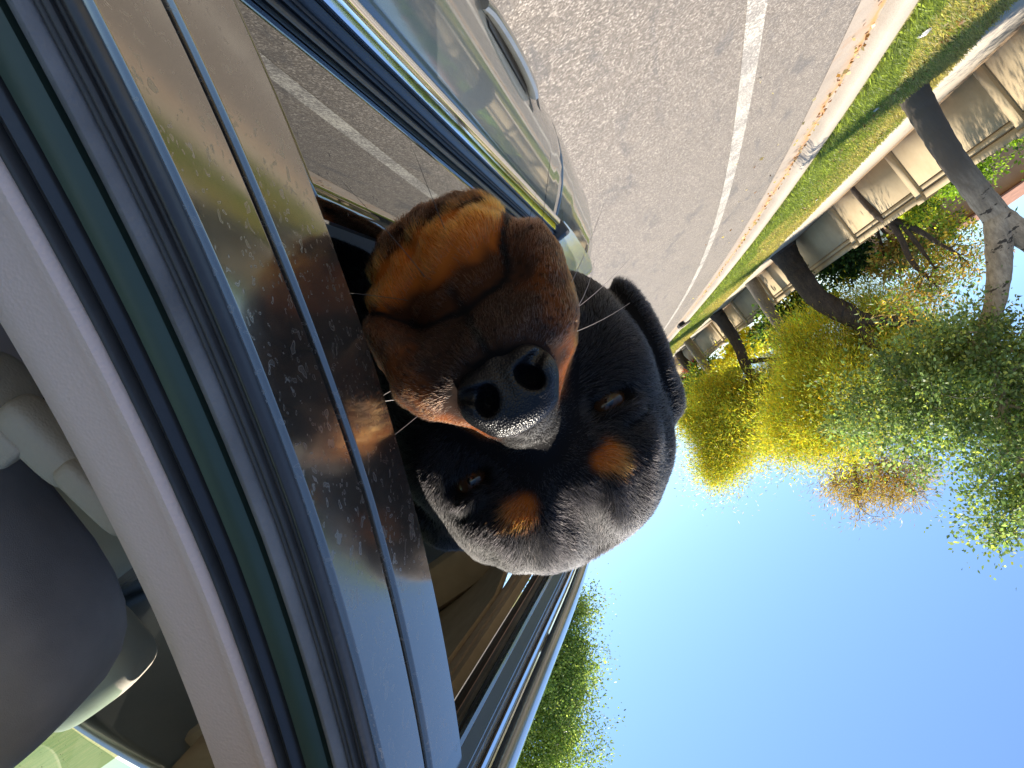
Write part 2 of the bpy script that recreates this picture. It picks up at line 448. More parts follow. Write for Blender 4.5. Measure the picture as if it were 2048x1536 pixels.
# pale-barked tree on the verge
T1 = W(-4.29, 12.77, .14)
tree('pale_barked_tree', 'large pale-barked tree with dark bark scars and small grey-green leaves on the grass verge', T1,
     [[(T1[0]-.02, T1[1], -.05, .34), (T1[0]-.01, T1[1], .22, .235), (T1[0]+.07, T1[1], .8, .20), (T1[0]+.13, T1[1], 1.5, .185), (-4.80, 12.3, 2.54, .19)],
      [(-4.8, 12.3, 2.4, .2), (-4.45, 12.25, 2.9, .17), (-4.05, 12.3, 3.4, .14), (-3.5, 12.5, 3.85, .10), (-2.9, 12.7, 4.2, .06), (-2.4, 12.9, 4.5, .02)],
      [(-4.8, 12.3, 2.4, .19), (-4.95, 12.2, 3.1, .17), (-5.0, 12.1, 4.2, .14), (-4.7, 12.0, 5.4, .1), (-4.3, 12.0, 6.6, .05)],
      [(-4.98, 12.1, 4.0, .12), (-5.8, 11.9, 4.9, .09), (-6.5, 11.6, 5.6, .05)],
      [(-3.7, 12.4, 3.7, .1), (-3.3, 12.2, 4.6, .08), (-2.9, 12.0, 5.6, .05)],
      [(-4.85, 12.2, 3.3, .1), (-4.4, 12.9, 4.2, .08), (-3.4, 13.6, 5.2, .05)], [(-4.95, 12.2, 3.6, .12), (-5.0, 14, 5.0, .09), (-5.2, 16, 5.8, .06), (-5.4, 18.5, 6.2, .03)]],
     [((-3.35, 12.4, 4.6), (1.45, 1.4, 1.15), 95), ((-2.45, 12.6, 3.95), (.75, .8, .75), 26), ((-1.9, 12.9, 3.9), (.6, .7, .6), 10), ((-4.6, 12.1, 5.6), (1.9, 1.8, 1.5), 110), ((-3.4, 12.2, 3.6), (.95, .9, .45), 26),
      ((-2.75, 11.9, 5.75), (.8, .8, .6), 28), ((-6.2, 11.9, 5.4), (1.5, 1.6, 1.2), 60), ((-3.9, 13.2, 5.8), (1.3, 1.3, .8), 34), ((-5.2, 15.5, 6.0), (1.5, 1.8, 1.1), 60), ((-5.5, 18.5, 6.2), (1.5, 1.8, 1.1), 50)],
     GREY_GREEN, leaf=.066, aspect=.6, per=190, spread=.23, bark=M_BARKW, seed=11, twig=.02, droop=.1, k=12)

# yellow feathery trees along the verge
T3 = W(-6.2, 31.0, .14); b3 = T3
tree('yellow_feathery_tree', 'thick dark-trunked tree with drooping yellow-green foliage leaning over the verge', T3,
     [[(-5.45, 30.4, .2, .62), (-5.4, 30.3, 1.0, .45), (-5.3, 30, 2.0, .40), (-5.36, 30, 2.85, .38), (-5.75, 30, 3.7, .40), (-5.98, 30, 4.2, .33)],
      [(-5.95, 30, 4.1, .3), (-6.6, 30, 4.7, .22), (-7.2, 30, 5.15, .2), (-7.5, 30, 5.35, .16)],
      [(-5.95, 30, 4.0, .26), (-5.85, 30, 4.9, .22), (-5.8, 30, 6.1, .16), (-5.2, 30, 7.4, .07)],
      [(-5.8, 30, 5.4, .13), (-4.9, 30.3, 6.2, .09), (-3.9, 30.6, 6.8, .04)],
      [(-5.9, 30, 4.3, .15), (-6.3, 30.4, 5.4, .12), (-6.9, 31, 6.8, .06)]],
     [((-4.6, 30.8, 5.7), (2.1, 1.8, 1.5), 150), ((-5.9, 31.2, 6.9), (1.9, 1.8, 1.2), 110), ((-2.9, 31, 6.0), (1.4, 1.4, 1.3), 80), ((-6.6, 31.4, 4.7), (1.2, 1.2, 1.2), 40), ((-4.2, 31.4, 4.0), (1.0, 1.0, .9), 30), ((-1.9, 31.5, 6.5), (.9, 1, .7), 30), ((-3.4, 31, 7.2), (1.0, 1, .5), 30), ((-4.9, 31, 7.3), (1.1, 1, .6), 30), ((-7.0, 32.2, 5.8), (1.5, 1.4, 1.3), 60), ((-7.8, 33, 7.3), (1.6, 1.4, 1.2), 60), ((-3.6, 31, 7.6), (1.7, 1.2, .7), 50), ((-1.9, 31.4, 7.0), (1.1, 1, .8), 36)],
     YELLOW, leaf=.17, aspect=.15, droop=.45, per=320, spread=.46, seed=21, group='yellow trees of the verge', dirw=.55, twig=.03)
T4 = W(-5.9, 42.2, .14)
tree('yellow_feathery_tree', 'slimmer dark-trunked yellow-green tree with a low side branch, beyond the thick leaning one', T4,
     [[(-2.95, 41.9, .8, .42), (-3.0, 42, 1.6, .32), (-2.95, 42, 2.6, .30), (-2.84, 42, 3.25, .28), (-2.6, 42, 4.1, .28), (-2.55, 42, 4.7, .22)],
      [(-2.7, 42, 3.9, .14), (-3.4, 42, 4.3, .13), (-4.3, 42, 4.8, .11), (-5.3, 42, 5.0, .08)],
      [(-2.55, 42, 4.5, .2), (-2.1, 42, 5.0, .15), (-1.6, 42, 5.9, .08)],
      [(-2.55, 42, 4.6, .2), (-3.0, 42, 5.6, .14), (-3.1, 42, 6.8, .06)]],
     [((-.9, 42.5, 6.0), (2.2, 2.0, 1.6), 130), ((.7, 42.8, 6.3), (1.5, 1.6, 1.7), 80), ((-2.9, 42.6, 6.6), (2.2, 2.0, 1.4), 110), ((.9, 43, 7.5), (1.2, 1.2, .8), 40), ((-.2, 42.5, 4.7), (1.4, 1.2, .8), 40), ((-4.6, 43, 5.6), (1.3, 1.3, .8), 40), ((1.5, 43, 7.9), (1.3, 1.2, .8), 45), ((-1.0, 42.8, 7.6), (1.7, 1.5, .8), 55)],
     YELLOW, leaf=.18, aspect=.16, droop=.4, per=290, spread=.5, seed=22, group='yellow trees of the verge', dirw=.5, twig=.03)
# two small trees farther along the verge
for (xx, yq, lab, sd_, pal) in ((-.25, 54.5, 'small forked dark tree beside the grey pole at the far end of the verge', 31, GREEN), (.95, 58.5, 'last small dark-stemmed tree of the verge row, with rusty leaves', 32, ORANGE)):
    z0 = float(zg(54))+.1
    tree('small_forked_tree', lab, (xx, yq, z0),
         [[(xx, yq, z0, .3), (xx+.1, yq, z0+1.0, .22), (xx-.1, yq, z0+1.8, .18)], [(xx-.1, yq, z0+1.7, .14), (xx-.9, yq, z0+2.3, .1), (xx-1.3, yq, z0+2.9, .05)], [(xx-.1, yq, z0+1.7, .15), (xx+.6, yq, z0+2.5, .1), (xx+.8, yq, z0+3.6, .05)]],
         [((xx, yq+.5, z0+4.2), (1.9, 1.8, 1.3), 70), ((xx-1, yq+.4, z0+3.6), (1.2, 1.2, .9), 30)], pal, leaf=.22, aspect=.4, per=60, spread=.4, seed=sd_)
# small dark tree at the wall foot
tree('small_dark_tree', 'small dark multi-branched tree at the foot of the cream wall, orange-green sparse leaves', (-7.0, 24.4, .3),
     [[(-7.05, 24.3, .25, .2), (-7.0, 24.2, .9, .17), (-7.0, 24, 1.5, .16), (-7.12, 24, 1.8, .15)],
      [(-7.1, 24, 1.75, .12), (-7.05, 24, 2.4, .09), (-6.9, 24, 3.1, .08), (-7.0, 24, 3.9, .04)],
      [(-7.1, 24, 1.75, .12), (-7.5, 24, 2.4, .09), (-7.75, 24, 3.1, .06), (-8.0, 24, 3.7, .03)],
      [(-7.3, 24, 2.1, .08), (-7.3, 24, 2.9, .06), (-7.28, 24, 3.6, .03)]],
     [((-7.2, 24.3, 4.0), (1.2, 1.0, .6), 42), ((-8.2, 24.6, 3.9), (.9, .9, .6), 24), ((-6.4, 24.6, 4.2), (.8, .8, .7), 24)],
     ORANGE+GREEN[:2], leaf=.14, aspect=.3, per=45, spread=.3, seed=41)
# half-bare orange tree beyond
tree('half_bare_tree', 'tall half-bare tree with fine orange twigs rising behind the yellow trees', (-4.6, 36, .6),
     [[(-4.6, 36, .5, .3), (-4.4, 36, 3.5, .24), (-4.2, 35.6, 7, .18), (-3.9, 35, 9, .12)],
      [(-4.0, 35.2, 8.4, .1), (-3.2, 34.6, 9.8, .07), (-2.4, 34.2, 11.0, .03)], [(-3.9, 35, 9, .1), (-4.2, 34.6, 10.5, .07), (-4.6, 34.4, 11.8, .03)], [(-4.1, 35.3, 8.0, .09), (-5.2, 35, 9.6, .06), (-6, 34.8, 11, .03)]],
     [((-3.3, 34.6, 10.7), (1.5, 1.4, 1.3), 120), ((-4.6, 34.6, 11.2), (1.3, 1.3, 1.1), 80), ((-4.0, 34.8, 9.4), (1.6, 1.3, .9), 60), ((-2.4, 34.4, 9.8), (.7, .7, .8), 30)],
     ORANGE, leaf=.20, aspect=.12, droop=-.2, per=55, spread=.45, bark=M_BARKG, seed=51, twig=.02, shell=.5, tipr=.009)
# green tree on the other side of the road, over the car roof
tree('green_street_tree', 'big fresh green tree across the road showing above the car roof', (11.5, 27, .6),
     [[(11.5, 27, .3, .4), (11.3, 27, 3, .32), (11, 27, 5, .26)], [(11, 27, 4.8, .2), (9.5, 26.5, 6.5, .14), (8.2, 26, 7.6, .06)], [(11, 27, 5, .2), (11.4, 27.2, 7.5, .14), (11.6, 27, 9.6, .06)]],
     [((8.9, 26, 6.4), (1.7, 1.6, 1.15), 90), ((9.4, 26, 7.9), (1.2, 1.3, .8), 60), ((10.5, 26.4, 8.9), (1.3, 1.3, 1.0), 60), ((11.6, 26.5, 10.4), (1.6, 1.4, 1.2), 70), ((12, 27, 8), (2.4, 2, 2), 120), ((13.6, 27, 10.5), (1.6, 1.6, 1.3), 50)],
     [(.22, .31, .09), (.28, .38, .11), (.15, .23, .06), (.38, .44, .15)], leaf=.095, aspect=.6, per=210, spread=.36, seed=61, twig=.03)

def shrub(name, label, c, r, pal, n, per=60, leaf=.12, seed=1, cat='shrub', group=None, aspect=.6):
    c = A(c, float); r = A(r, float)
    base = (c[0], c[1], c[2]-r[2]-.3)
    limbs = [[(c[0], c[1], base[2]-.3, .07), (c[0]+q*r[0]*.4, c[1]+p*r[1]*.3, c[2]-r[2]*.2, .04), (c[0]+q*r[0]*.7, c[1]+p*r[1]*.5, c[2]+r[2]*.5, .015)] for q, p in ((-1, .3), (.2, -.6), (.9, .5))]
    return tree(name, label, base, limbs, [(c, r*.9, n)], pal, leaf=leaf, aspect=aspect, per=per, spread=.2, seed=seed, cat=cat, group=group, k=6, twig=.01)
P = W(-8.1, 17.6); shrub('hedge_shrub', 'bright lime hedge bush bulging over the wall top beside the pale-barked tree', (P[0], P[1], 1.85), (.7, 2.0, .5), LIME, 60, 90, .09, 71)
P = W(-8.1, 14.0); shrub('hedge_shrub', 'round green hedge bush over the first wall panel', (P[0], P[1], 1.7), (.7, 1.5, .5), GREEN, 40, 80, .09, 72)
P = W(-8.1, 22.0); shrub('hedge_shrub', 'low lime hedge bush over the wall, next to the small dark tree', (P[0], P[1], 1.85), (.7, 1.3, .5), LIME, 40, 90, .09, 73)
P = W(-8.2, 25.2); shrub('hedge_shrub', 'yellow-lime hedge bush behind the small dark tree', (P[0], P[1], 2.0), (.7, 1.4, .55), LIME+YELLOW[:2], 40, 80, .1, 74)
shrub('garden_shrub', 'dense dark green shrub rising behind the wall beside the thick trunk', (-7.3, 31.6, 2.3), (1.3, 1.2, .95), DKGREEN, 90, 90, .12, 75)
shrub('garden_shrub', 'rusty orange-green garden bush behind the wall', (-8.4, 29.6, 3.0), (1.2, 1.1, .9), ORANGE+GREEN[:1], 50, 60, .13, 76)
shrub('garden_shrub', 'broad mid-green garden tree-bush between the two yellow trees', (-5.6, 38.5, 3.3), (2.1, 1.6, 1.3), GREEN+DKGREEN, 110, 70, .18, 77)
shrub('garden_shrub', 'golden garden bush over the far wall panels', (-3.6, 46.5, 3.5), (2.4, 1.6, 1.0), YELLOW[:3], 90, 60, .2, 78)
shrub('garden_shrub', 'dark green bush behind the grey pole', (-1.0, 51.5, 4.2), (2.2, 1.6, 1.3), GREEN[:3], 90, 60, .2, 79)
shrub('flowering_shrub', 'small red-flowering bush over the farthest wall panel', (-.4, 56.0, 3.0), (.45, .4, .35), [(.5, .02, .04), (.6, .04, .06), (.1, .16, .03)], 24, 40, .12, 80)
shrub('garden_shrub', 'far green bush closing the end of the road', (3.0, 66.0, 4.8), (4.0, 2.5, 2.0), GREEN, 120, 60, .25, 81)
shrub('garden_shrub', 'sparse yellow-green garden tree top behind the house corner', (-10.0, 31.5, 3.6), (1.4, 1.2, .8), YELLOW+GREEN, 40, 50, .15, 82)

# grey pole
pole = empty('utility_pole', (-1.06, 47.4, .9), 'straight grey wooden pole standing on the verge beyond the slim yellow tree', 'pole')
mb = MB(); mb.tube([(-1.06, 47.4, .8), (-1.06, 47.4, 4.0), (-1.06, 47.4, 9.5)], [.26, .24, .19], 14); mb.build('shaft', M_BARKG, pole)
mb = MB(); mb.tube([(-1.06, 47.4, 9.0), (-1.06, 47.4, 9.1)], [.23, .23], 14); mb.build('collar', M_BARKD, pole)
mb = MB(); mb.tube([(-2.2, 47.35, 8.8), (.1, 47.35, 8.8)], [.07, .07], 6); mb.build('crossarm', M_BARKD, pole)

# drain box at the wall foot, storm inlet on the kerb
M_BRICK = simple('brown_brick', (.36, .19, .08), .9, .3, 8, .5, 30, .01)
P0 = W(-6.75, 45.2)
db = box('drain_box', (P0[0], P0[1], P0[2]+.38), (.5, .9, .5), M_BRICK, None, .02, RA); tag(db, 'small brown brick box against the wall foot', 'box')
P0 = W(-2.47, 34.5)
si = empty('storm_inlet', tuple(P0), 'dark storm drain inlet cut into the curb', 'drain')
box('slab', (P0[0], P0[1], P0[2]+.17), (.5, 1.5, .07), CURB_M, si, .01, RA-.18)
box('mouth', (P0[0]+.12, P0[1], P0[2]+.065), (.3, 1.3, .12), NT('drain_dark').P(base=(.02, .02, .02), rough=.9), si, 0, RA-.18)

# grass blades on the verge, thinning with distance
rng = np.random.default_rng(5)
nb = 230000
yb = 4+52*rng.random(nb)**1.9; ob = -2.6-2.52*rng.random(nb)
V0 = W(ob, yb, .135)
dry = (np.sin(ob*2.3+1.2*np.sin(yb*.7))+np.sin(yb*.53+ob)+.9*rng.normal(size=nb)) > -.25
bare = (np.sin(ob*3.1+yb*.4)*np.sin(yb*.9-ob*.7)+.35*rng.normal(size=nb)) > .62
nearcurb = ob > -3.15+.2*np.sin(yb)
dry &= ~nearcurb; bare &= ~nearcurb
hgt = (.035+.05*rng.random(nb))*np.where(bare, .35, 1)*np.where(nearcurb, 1.05, 1)*(1+yb*.012)
ang = rng.random(nb)*2*np.pi; wd = (.006+.006*rng.random(nb))*(1+yb*.05)
sx = np.stack([np.cos(ang), np.sin(ang), 0*ang], 1)*wd[:, None]
tip = np.stack([rng.normal(size=nb)*.5, rng.normal(size=nb)*.5, np.ones(nb)], 1)*hgt[:, None]
V = np.stack([V0-sx, V0+sx, V0+tip], 1).reshape(-1, 3)
cg = np.where(dry[:, None], A([.46, .39, .16]), A([.24, .29, .075]))*np.exp(rng.normal(size=(nb, 1))*.3)
cg = np.where(bare[:, None], A([.22, .15, .07])*np.exp(rng.normal(size=(nb, 1))*.3), cg)
me = big_mesh('grass', V, np.arange(3*nb).reshape(-1, 3)); set_cols(me, np.repeat(cg, 3, 0))
tag(link('grass', me, M_LEAF), 'short patchy green and straw grass of the roadside verge', 'grass', kind='stuff')
# fallen leaves in the verge
nl = 1770
yl = 6+22*rng.random(nl)**1.5; ol = -3.3-1.7*rng.random(nl)*(.3+.7*np.abs(np.sin(yl*1.3)))
hl_ = .165+.02*rng.random(nl)
ol[1500:] = -2.34+np.abs(rng.normal(size=270))*.09*(.4+np.abs(np.sin(yl[1500:]*.8))); hl_[1500:] = .012+.01*rng.random(270)
ol[1740:] = -1.6+.4*rng.normal(size=30)
C = W(ol, yl, hl_)
dd = np.stack([rng.normal(size=nl), rng.normal(size=nl), .25*rng.normal(size=nl)], 1)
V, Q, col = leaves(C, None, .055, .6, dd, [(.5, .4, .2), (.3, .15, .05), (.6, .5, .3), (.18, .08, .03)], .2, .9)
me = big_mesh('leaf_litter', V, Q); set_cols(me, col)
tag(link('leaf_litter', me, M_LEAF), 'dry brown leaves scattered over the verge grass and gutter', 'leaf litter', kind='stuff')
# bits of pale litter
M_PAPER = simple('white_paper', (.55, .53, .5), .7)
for i, (lo, ly, s, lab) in enumerate([(-3.25, 11.2, .09, 'crumpled white paper on the grass near the pale-barked tree'), (-2.95, 8.2, .13, 'bigger pale scrap lying on the grass by the curb'), (-4.3, 19.5, .08, 'thin white scrap on the grass before the wall')]):
    p = W(lo, ly, .2); bm = bmesh.new(); bmesh.ops.create_icosphere(bm, subdivisions=2, radius=s*.4)
    for v in bm.verts: v.co = Vector((v.co.x*(1+.5*random.random()), v.co.y*(.7+.6*random.random()), v.co.z*.45*(.5+random.random())))+Vector(p)
    me = bpy.data.meshes.new('paper_scrap'); bm.to_mesh(me); bm.free()
    tag(link('paper_scrap', me, M_PAPER), lab, 'litter')

# ------------------------------------------------------------------ the car (coordinates relative to the eye, lifted by H)
def L3(p): p = np.asarray(p, float).copy(); p[..., 2] += H; return p
def S(z):
    z = np.asarray(z, float); return .064+.4701*(z+.28)-.021*(1-((z+.0775)/.2025)**2)
XC = .80                                        # middle of the car
def m_paint():
    t = NT('silver_green_metallic_paint')
    fl = t.voro(2600, out='Color'); sp = t.new('SeparateColor'); t.set(sp.inputs[0], fl)
    c = t.mix(t.math('MULTIPLY', sp.outputs[0], .5), (.17, .18, .17), (.29, .30, .285))
    d = t.noise(3, 6, .7)
    c = t.mix(t.ramp(d, [(.5, 0), (.8, .25)]), c, (.33, .29, .23))
    return t.P(base=c, metal=.7, rough=t.ramp(t.noise(25, 6, .7), [(.3, .36), (.75, .48)]), coat=1.0, coatr=t.ramp(d, [(.4, .03), (.8, .09)]))
def m_gloss():
    """glossy black trim, dusty, with dried water spots"""
    t = NT('gloss_black_trim')
    wob = t.mix(.018, t.co, t.noise(90, 2, .5, out='Color'))
    mp = t.mapping((1.0, 1.0, .72), src=wob)
    def spots(sc, lo, hi, keep):
        v = t.new('TexVoronoi', feature='F1'); t.set(v.inputs['Vector'], mp); v.inputs['Scale'].default_value = sc
        sep = t.new('SeparateColor'); t.set(sep.inputs[0], v.outputs['Color'])
        size = t.math('MULTIPLY', sep.outputs[1], .22)
        d = t.math('SUBTRACT', v.outputs['Distance'], size)
        ring = t.ramp(d, [(lo, .55), (lo+.035, 1), (hi, 0)])
        return t.math('MULTIPLY', ring, t.math('GREATER_THAN', sep.outputs[0], keep))
    s1 = spots(120, .05, .14, .5); s2 = spots(250, .06, .2, .3)
    sp = t.math('MAXIMUM', s1, t.math('MULTIPLY', s2, .8))
    dust = t.noise(14, 6, .7)
    c = t.mix(t.math('MULTIPLY', dust, .18), (.006, .006, .007), (.30, .25, .19))
    c = t.mix(t.math('MULTIPLY', sp, .12), c, (.34, .31, .28))
    r = t.math('ADD', t.math('MULTIPLY', sp, .22), t.ramp(dust, [(.3, .10), (.75, .19)]))
    t.b.inputs['Specular Tint'].default_value = (1, .94, .84, 1)
    return t.P(base=c, rough=r, ior=3.1, coat=.0)
def m_rubber(name, a=.018, rough=.55, dusty=.25):
    t = NT(name)
    n = t.noise(40, 6, .75)
    c = t.mix(t.math('MULTIPLY', n, dusty), (a, a, a*1.1), (.26, .24, .22))
    return t.P(base=c, rough=rough, normal=t.bump(t.noise(400, 3), .15, .0006))
def m_glass(name, tint, k=1.0):
    t = NT(name)
    t.n.remove(t.b)
    tr = t.new('BsdfTransparent'); tr.inputs[0].default_value = (*tint, 1)
    gl = t.new('BsdfGlossy'); gl.inputs['Roughness'].default_value = .012; gl.inputs['Color'].default_value = (.95, .97, .96, 1)
    fr = t.new('Fresnel'); fr.inputs['IOR'].default_value = 2.3
    geo = t.new('NewGeometry')
    mx = t.new('MixShader'); t.l.new(fr.outputs[0], mx.inputs[0]); t.l.new(tr.outputs[0], mx.inputs[1]); t.l.new(gl.outputs[0], mx.inputs[2])
    # dust specks on the pane
    v = t.new('TexVoronoi'); t.set(v.inputs['Vector'], t.mapping((1, 1, .6))); v.inputs['Scale'].default_value = 170
    sep = t.new('SeparateColor'); t.set(sep.inputs[0], v.outputs['Color'])
    spk = t.math('MULTIPLY', t.ramp(v.outputs['Distance'], [(.10, 1), (.17, 0)]), t.math('GREATER_THAN', sep.outputs[0], .72))
    df = t.new('BsdfDiffuse'); df.inputs['Color'].default_value = (.09, .08, .07, 1)
    m2 = t.new('MixShader'); t.set(m2.inputs[0], t.math('ADD', t.math('MULTIPLY', spk, .75), .025)); t.l.new(mx.outputs[0], m2.inputs[1]); t.l.new(df.outputs[0], m2.inputs[2])
    t.l.new(m2.outputs[0], t.out.inputs[0])
    return t.m
M_PAINT = m_paint(); M_GLOSS = m_gloss()
M_RUB = m_rubber('black_rubber'); M_RUBS = m_rubber('satin_rubber', .02, .32, .12); M_RIB = m_rubber('ribbed_rubber', .03, .6, .3)
M_VEL = simple('grey_flocked_channel', (.17, .165, .17), .8, .25, 25, .5, 500, .001)
def m_green():
    t = NT('green_jamb_paint')
    n = t.noise(7, 6, .7)
    c = t.ramp(n, [(.3, (.035, .060, .046)), (.75, (.05, .080, .062))])
    sc = t.noise(55, 6, .8)
    c = t.mix(t.ramp(sc, [(.66, 0), (.74, .5)]), c, (.22, .30, .25))
    return t.P(base=c, rough=.42, normal=t.bump(t.noise(220, 3), .08, .0008))
M_GREEN = m_green()
def m_grain(name, a):
    t = NT(name)
    v = t.voro(620); n = t.noise(260, 3)
    c = t.ramp(t.noise(6, 4), [(.3, tuple(q*.9 for q in a)), (.7, a)])
    return t.P(base=c, rough=.55, normal=t.bump(t.math('ADD', v, t.math('MULTIPLY', n, .5)), .35, .0008))
M_TRIM = m_grain('pale_grey_pillar_plastic', (.80, .60, .53)); M_BEIGE = m_grain('beige_plastic', (.48, .41, .32))
M_CHROME = NT('brushed_chrome'); M_CHROME = M_CHROME.P(base=(.82, .84, .86), metal=1.0, rough=M_CHROME.ramp(M_CHROME.noise(60, 5), [(.4, .05), (.8, .16)]))
M_SEAT = simple('grey_seat_cloth', (.50, .40, .35), .95, .15, 15, .5, 900, .001, sheen=.3)
M_RSEAT = simple('beige_seat_cloth', (.50, .47, .40), .95, .12, 12, .5, 700, .001)
M_HEADL = simple('tan_headliner_cloth', (.34, .27, .20), .95, .12, 20, .4, 800, .001)
M_BROWN = simple('brown_door_plastic', (.07, .055, .045), .5, .2, 10)
M_DARK = simple('dark_carpet', (.02, .02, .022), .95)
M_GLASS = m_glass('tinted_window_glass', (.16, .20, .19)); M_GLASSR = m_glass('rear_tinted_glass', (.10, .17, .15)); M_GLASSL = m_glass('green_tinted_glass', (.55, .72, .62))

car = empty('car', (XC, .6, 0), 'silver-green sedan on the road with its rear side window half lowered', 'car')
D = [(-.60, .10), (-.42, .140), (-.30, .183), (-.204, .221), (-.125, .255), (-.033, .293), (.080, .335), (.13, .351), (.19, .366)]
E_ = [(-.60, .15), (-.30, .238), (-.224, .267), (-.130, .304), (-.028, .347), (.105, .392), (.19, .41)]
F_ = [(-.60, .158), (-.30, .245), (-.227, .274), (-.131, .311), (-.028, .354), (.11, .402), (.19, .418)]
G_ = [(-.60, .24), (-.255, .335), (-.225, .344), (-.137, .371), (-.018, .412), (.125, .462), (.19, .480)]
ZP = np.linspace(-.305, .15, 40)
NRM = A([-.915, 0, .40])
def pillar_cover(name, a, b, mat):
    ya = interp(ZP, a); yb_ = interp(ZP, b)
    prof = [(0, .012), (0, .0), (.008, -.002), (.02, -.0034), (.034, -.0039), (.042, -.004), (.05, -.00402), (.5, -.00405), (.95, -.00402), (.958, -.004), (.966, -.0039), (.98, -.0034), (.992, -.002), (1, .0), (1, .006)]
    sec = []
    for z, y0, y1 in zip(ZP, ya, yb_):
        c = A([S(z), 0, z]); row = []
        for u, dpt in prof:
            q = c-NRM*dpt; row.append((q[0], y0+(y1-y0)*u, q[2]))
        sec.append(row)
    return sweep(name, L3(sec), mat, car)
pillar_cover('front_pillar_cover', D, E_, M_GLOSS)
pillar_cover('rear_pillar_cover', F_, G_, M_GLOSS)
# rubber in the gap between the two doors, and a satin lip on the rear door
def strip_pillar(name, y_of_z, prof, mat, zs=ZP):
    """prof: closed list of (dx inboard, dy) in metres"""
    sec = []
    for z in zs:
        x0 = float(S(z)); y0 = float(interp(z, y_of_z))
        sec.append([(x0+dx, y0+dy, z) for dx, dy in prof])
    return sweep(name, L3(sec), mat, car)
strip_pillar('gap_rubber', E_, [(.018, -.004), (.018, .016), (.026, .016), (.026, -.004)], M_RUB)
strip_pillar('gap_lip', F_, [(.003, -.0022), (.003, .001), (.016, .001), (.016, -.0022)], M_RUBS)
# frame of the front door seen edge-on, from the outside inwards
ZL = np.linspace(-.62, .165, 44)
def rect(x0, x1, y0, y1, r=.0012, bulge=0.0):
    """strip facing the front (-y): outer face at y0; a bulge makes it round"""
    n = 7; t = np.linspace(0, 1, n)
    face = [(x0+(x1-x0)*q, y0-bulge*math.sin(math.pi*q)) for q in t]
    return [(x0, y1)]+face+[(x1, y1)]
strip_pillar('outer_seal_lip', D, rect(-.001, .004, -.004, .012, bulge=.002), M_RUBS, ZL)
strip_pillar('seal_lip', D, rect(.0045, .0075, -.001, .012, bulge=.001), M_RUB, ZL)
strip_pillar('rib', D, rect(.0078, .0105, -.003, .012, bulge=.001), M_RIB, ZL)
strip_pillar('rib', D, rect(.0108, .0135, -.002, .012, bulge=.001), M_RIB, ZL)
strip_pillar('flocked_channel', D, rect(.0138, .0225, -.001, .012, bulge=.004), M_VEL, ZL)
strip_pillar('channel_groove', D, rect(.0225, .0265, .006, .02), M_RUB, ZL)
strip_pillar('painted_jamb', D, rect(.0265, .0385, .001, .02, bulge=.0015), M_GREEN, ZL)
strip_pillar('bulb_seal', D, rect(.0385, .0505, .008, .03, bulge=.009), M_RUBS, ZL)
strip_pillar('seal_edge', D, rect(.0500, .0525, -.001, .03, bulge=.001), M_RUB, ZL)
ZT = np.linspace(-.75, .165, 46)
trim_prof = [(.0525, .03), (.0525, .004), (.0545, .0005), (.0585, -.001), (.0625, .0005), (.0645, .005), (.066, .0075), (.075, .010), (.090, .013), (.101, .017), (.108, .026), (.112, .045), (.115, .12), (.06, .12)]
strip_pillar('pillar_trim', D, trim_prof, M_TRIM, ZT)
# seat-belt anchor on the pillar
def pad(name, c, s, mat, parent, e1=.5, e2=.6, rx=0.0, rz=0.0, nu=28, nv=18):
    """superellipsoid cushion"""
    sg = lambda v, e: math.copysign(abs(v)**e, v)
    rows = []
    mt = Matrix.Translation(c) @ Matrix.Rotation(rz, 4, 'Z') @ Matrix.Rotation(rx, 4, 'X')
    for a in np.linspace(-math.pi/2, math.pi/2, nv):
        rows.append([tuple(mt @ Vector((s[0]/2*sg(math.cos(a), e1)*sg(math.cos(b), e2), s[1]/2*sg(math.cos(a), e1)*sg(math.sin(b), e2), s[2]/2*sg(math.sin(a), e1)))) for b in np.linspace(0, 2*math.pi, nu, endpoint=False)])
    return link(name, grid_mesh(name, rows, False, True), mat, parent, True)
ax, ay, az = .272, .325, -.142+H
anchor = pad('belt_anchor', (ax, ay, az), (.022, .026, .05), M_BEIGE, car, .5, .6, -.35)
pad('guide_ring', (ax+.016, ay+.004, az-.040), (.030, .05, .040), M_BEIGE, anchor, .7, .7, -.35)
pad('slot', (ax+.012, ay-.012, az-.042), (.026, .03, .022), M_SEAT, anchor, .7, .7, -.35)
pad('button', (ax+.012, ay-.008, az-.008), (.018, .02, .018), M_BEIGE, anchor, .4, .4, -.35)
pad('slider', (ax-.004, ay+.006, az+.036), (.015, .02, .045), M_BEIGE, anchor, .4, .5, -.35)
box('belt', (ax+.03, ay+.015, az-.27), (.004, .045, .44), M_SEAT, car, .001, rotx=-.12)

# belt-line mouldings, window glass, body side
YB = np.concatenate([np.linspace(-.9, .3, 14), np.linspace(.35, 1.36, 26)])
def tx(y): return interp(y, [(-3, .0), (1.5, 0), (1.9, .010), (2.05, .024), (2.15, .05), (2.24, .11), (2.29, .22), (2.32, .45), (2.33, .8)])
def along(name, prof, mat, ys=YB, parent=car, wide=True, caps=True):
    sec = []
    for y in ys:
        k = 1+.22*max(0, y-.5) if wide else 1
        sec.append([((.066+(x-.066)*k)+tx(y), y, z) for x, z in prof])
    return sweep(name, L3(sec), mat, parent, caps=caps)
along('glass_seal_lip', [(.0668, -.279), (.0655, -.2765), (.0635, -.2775), (.0615, -.2815), (.0605, -.286), (.0668, -.289)], M_RUBS)
along('belt_rubber', [(.0603, -.285), (.059, -.2835), (.057, -.2848), (.0556, -.2835), (.0545, -.287), (.0545, -.297), (.0603, -.297)], M_RUB)
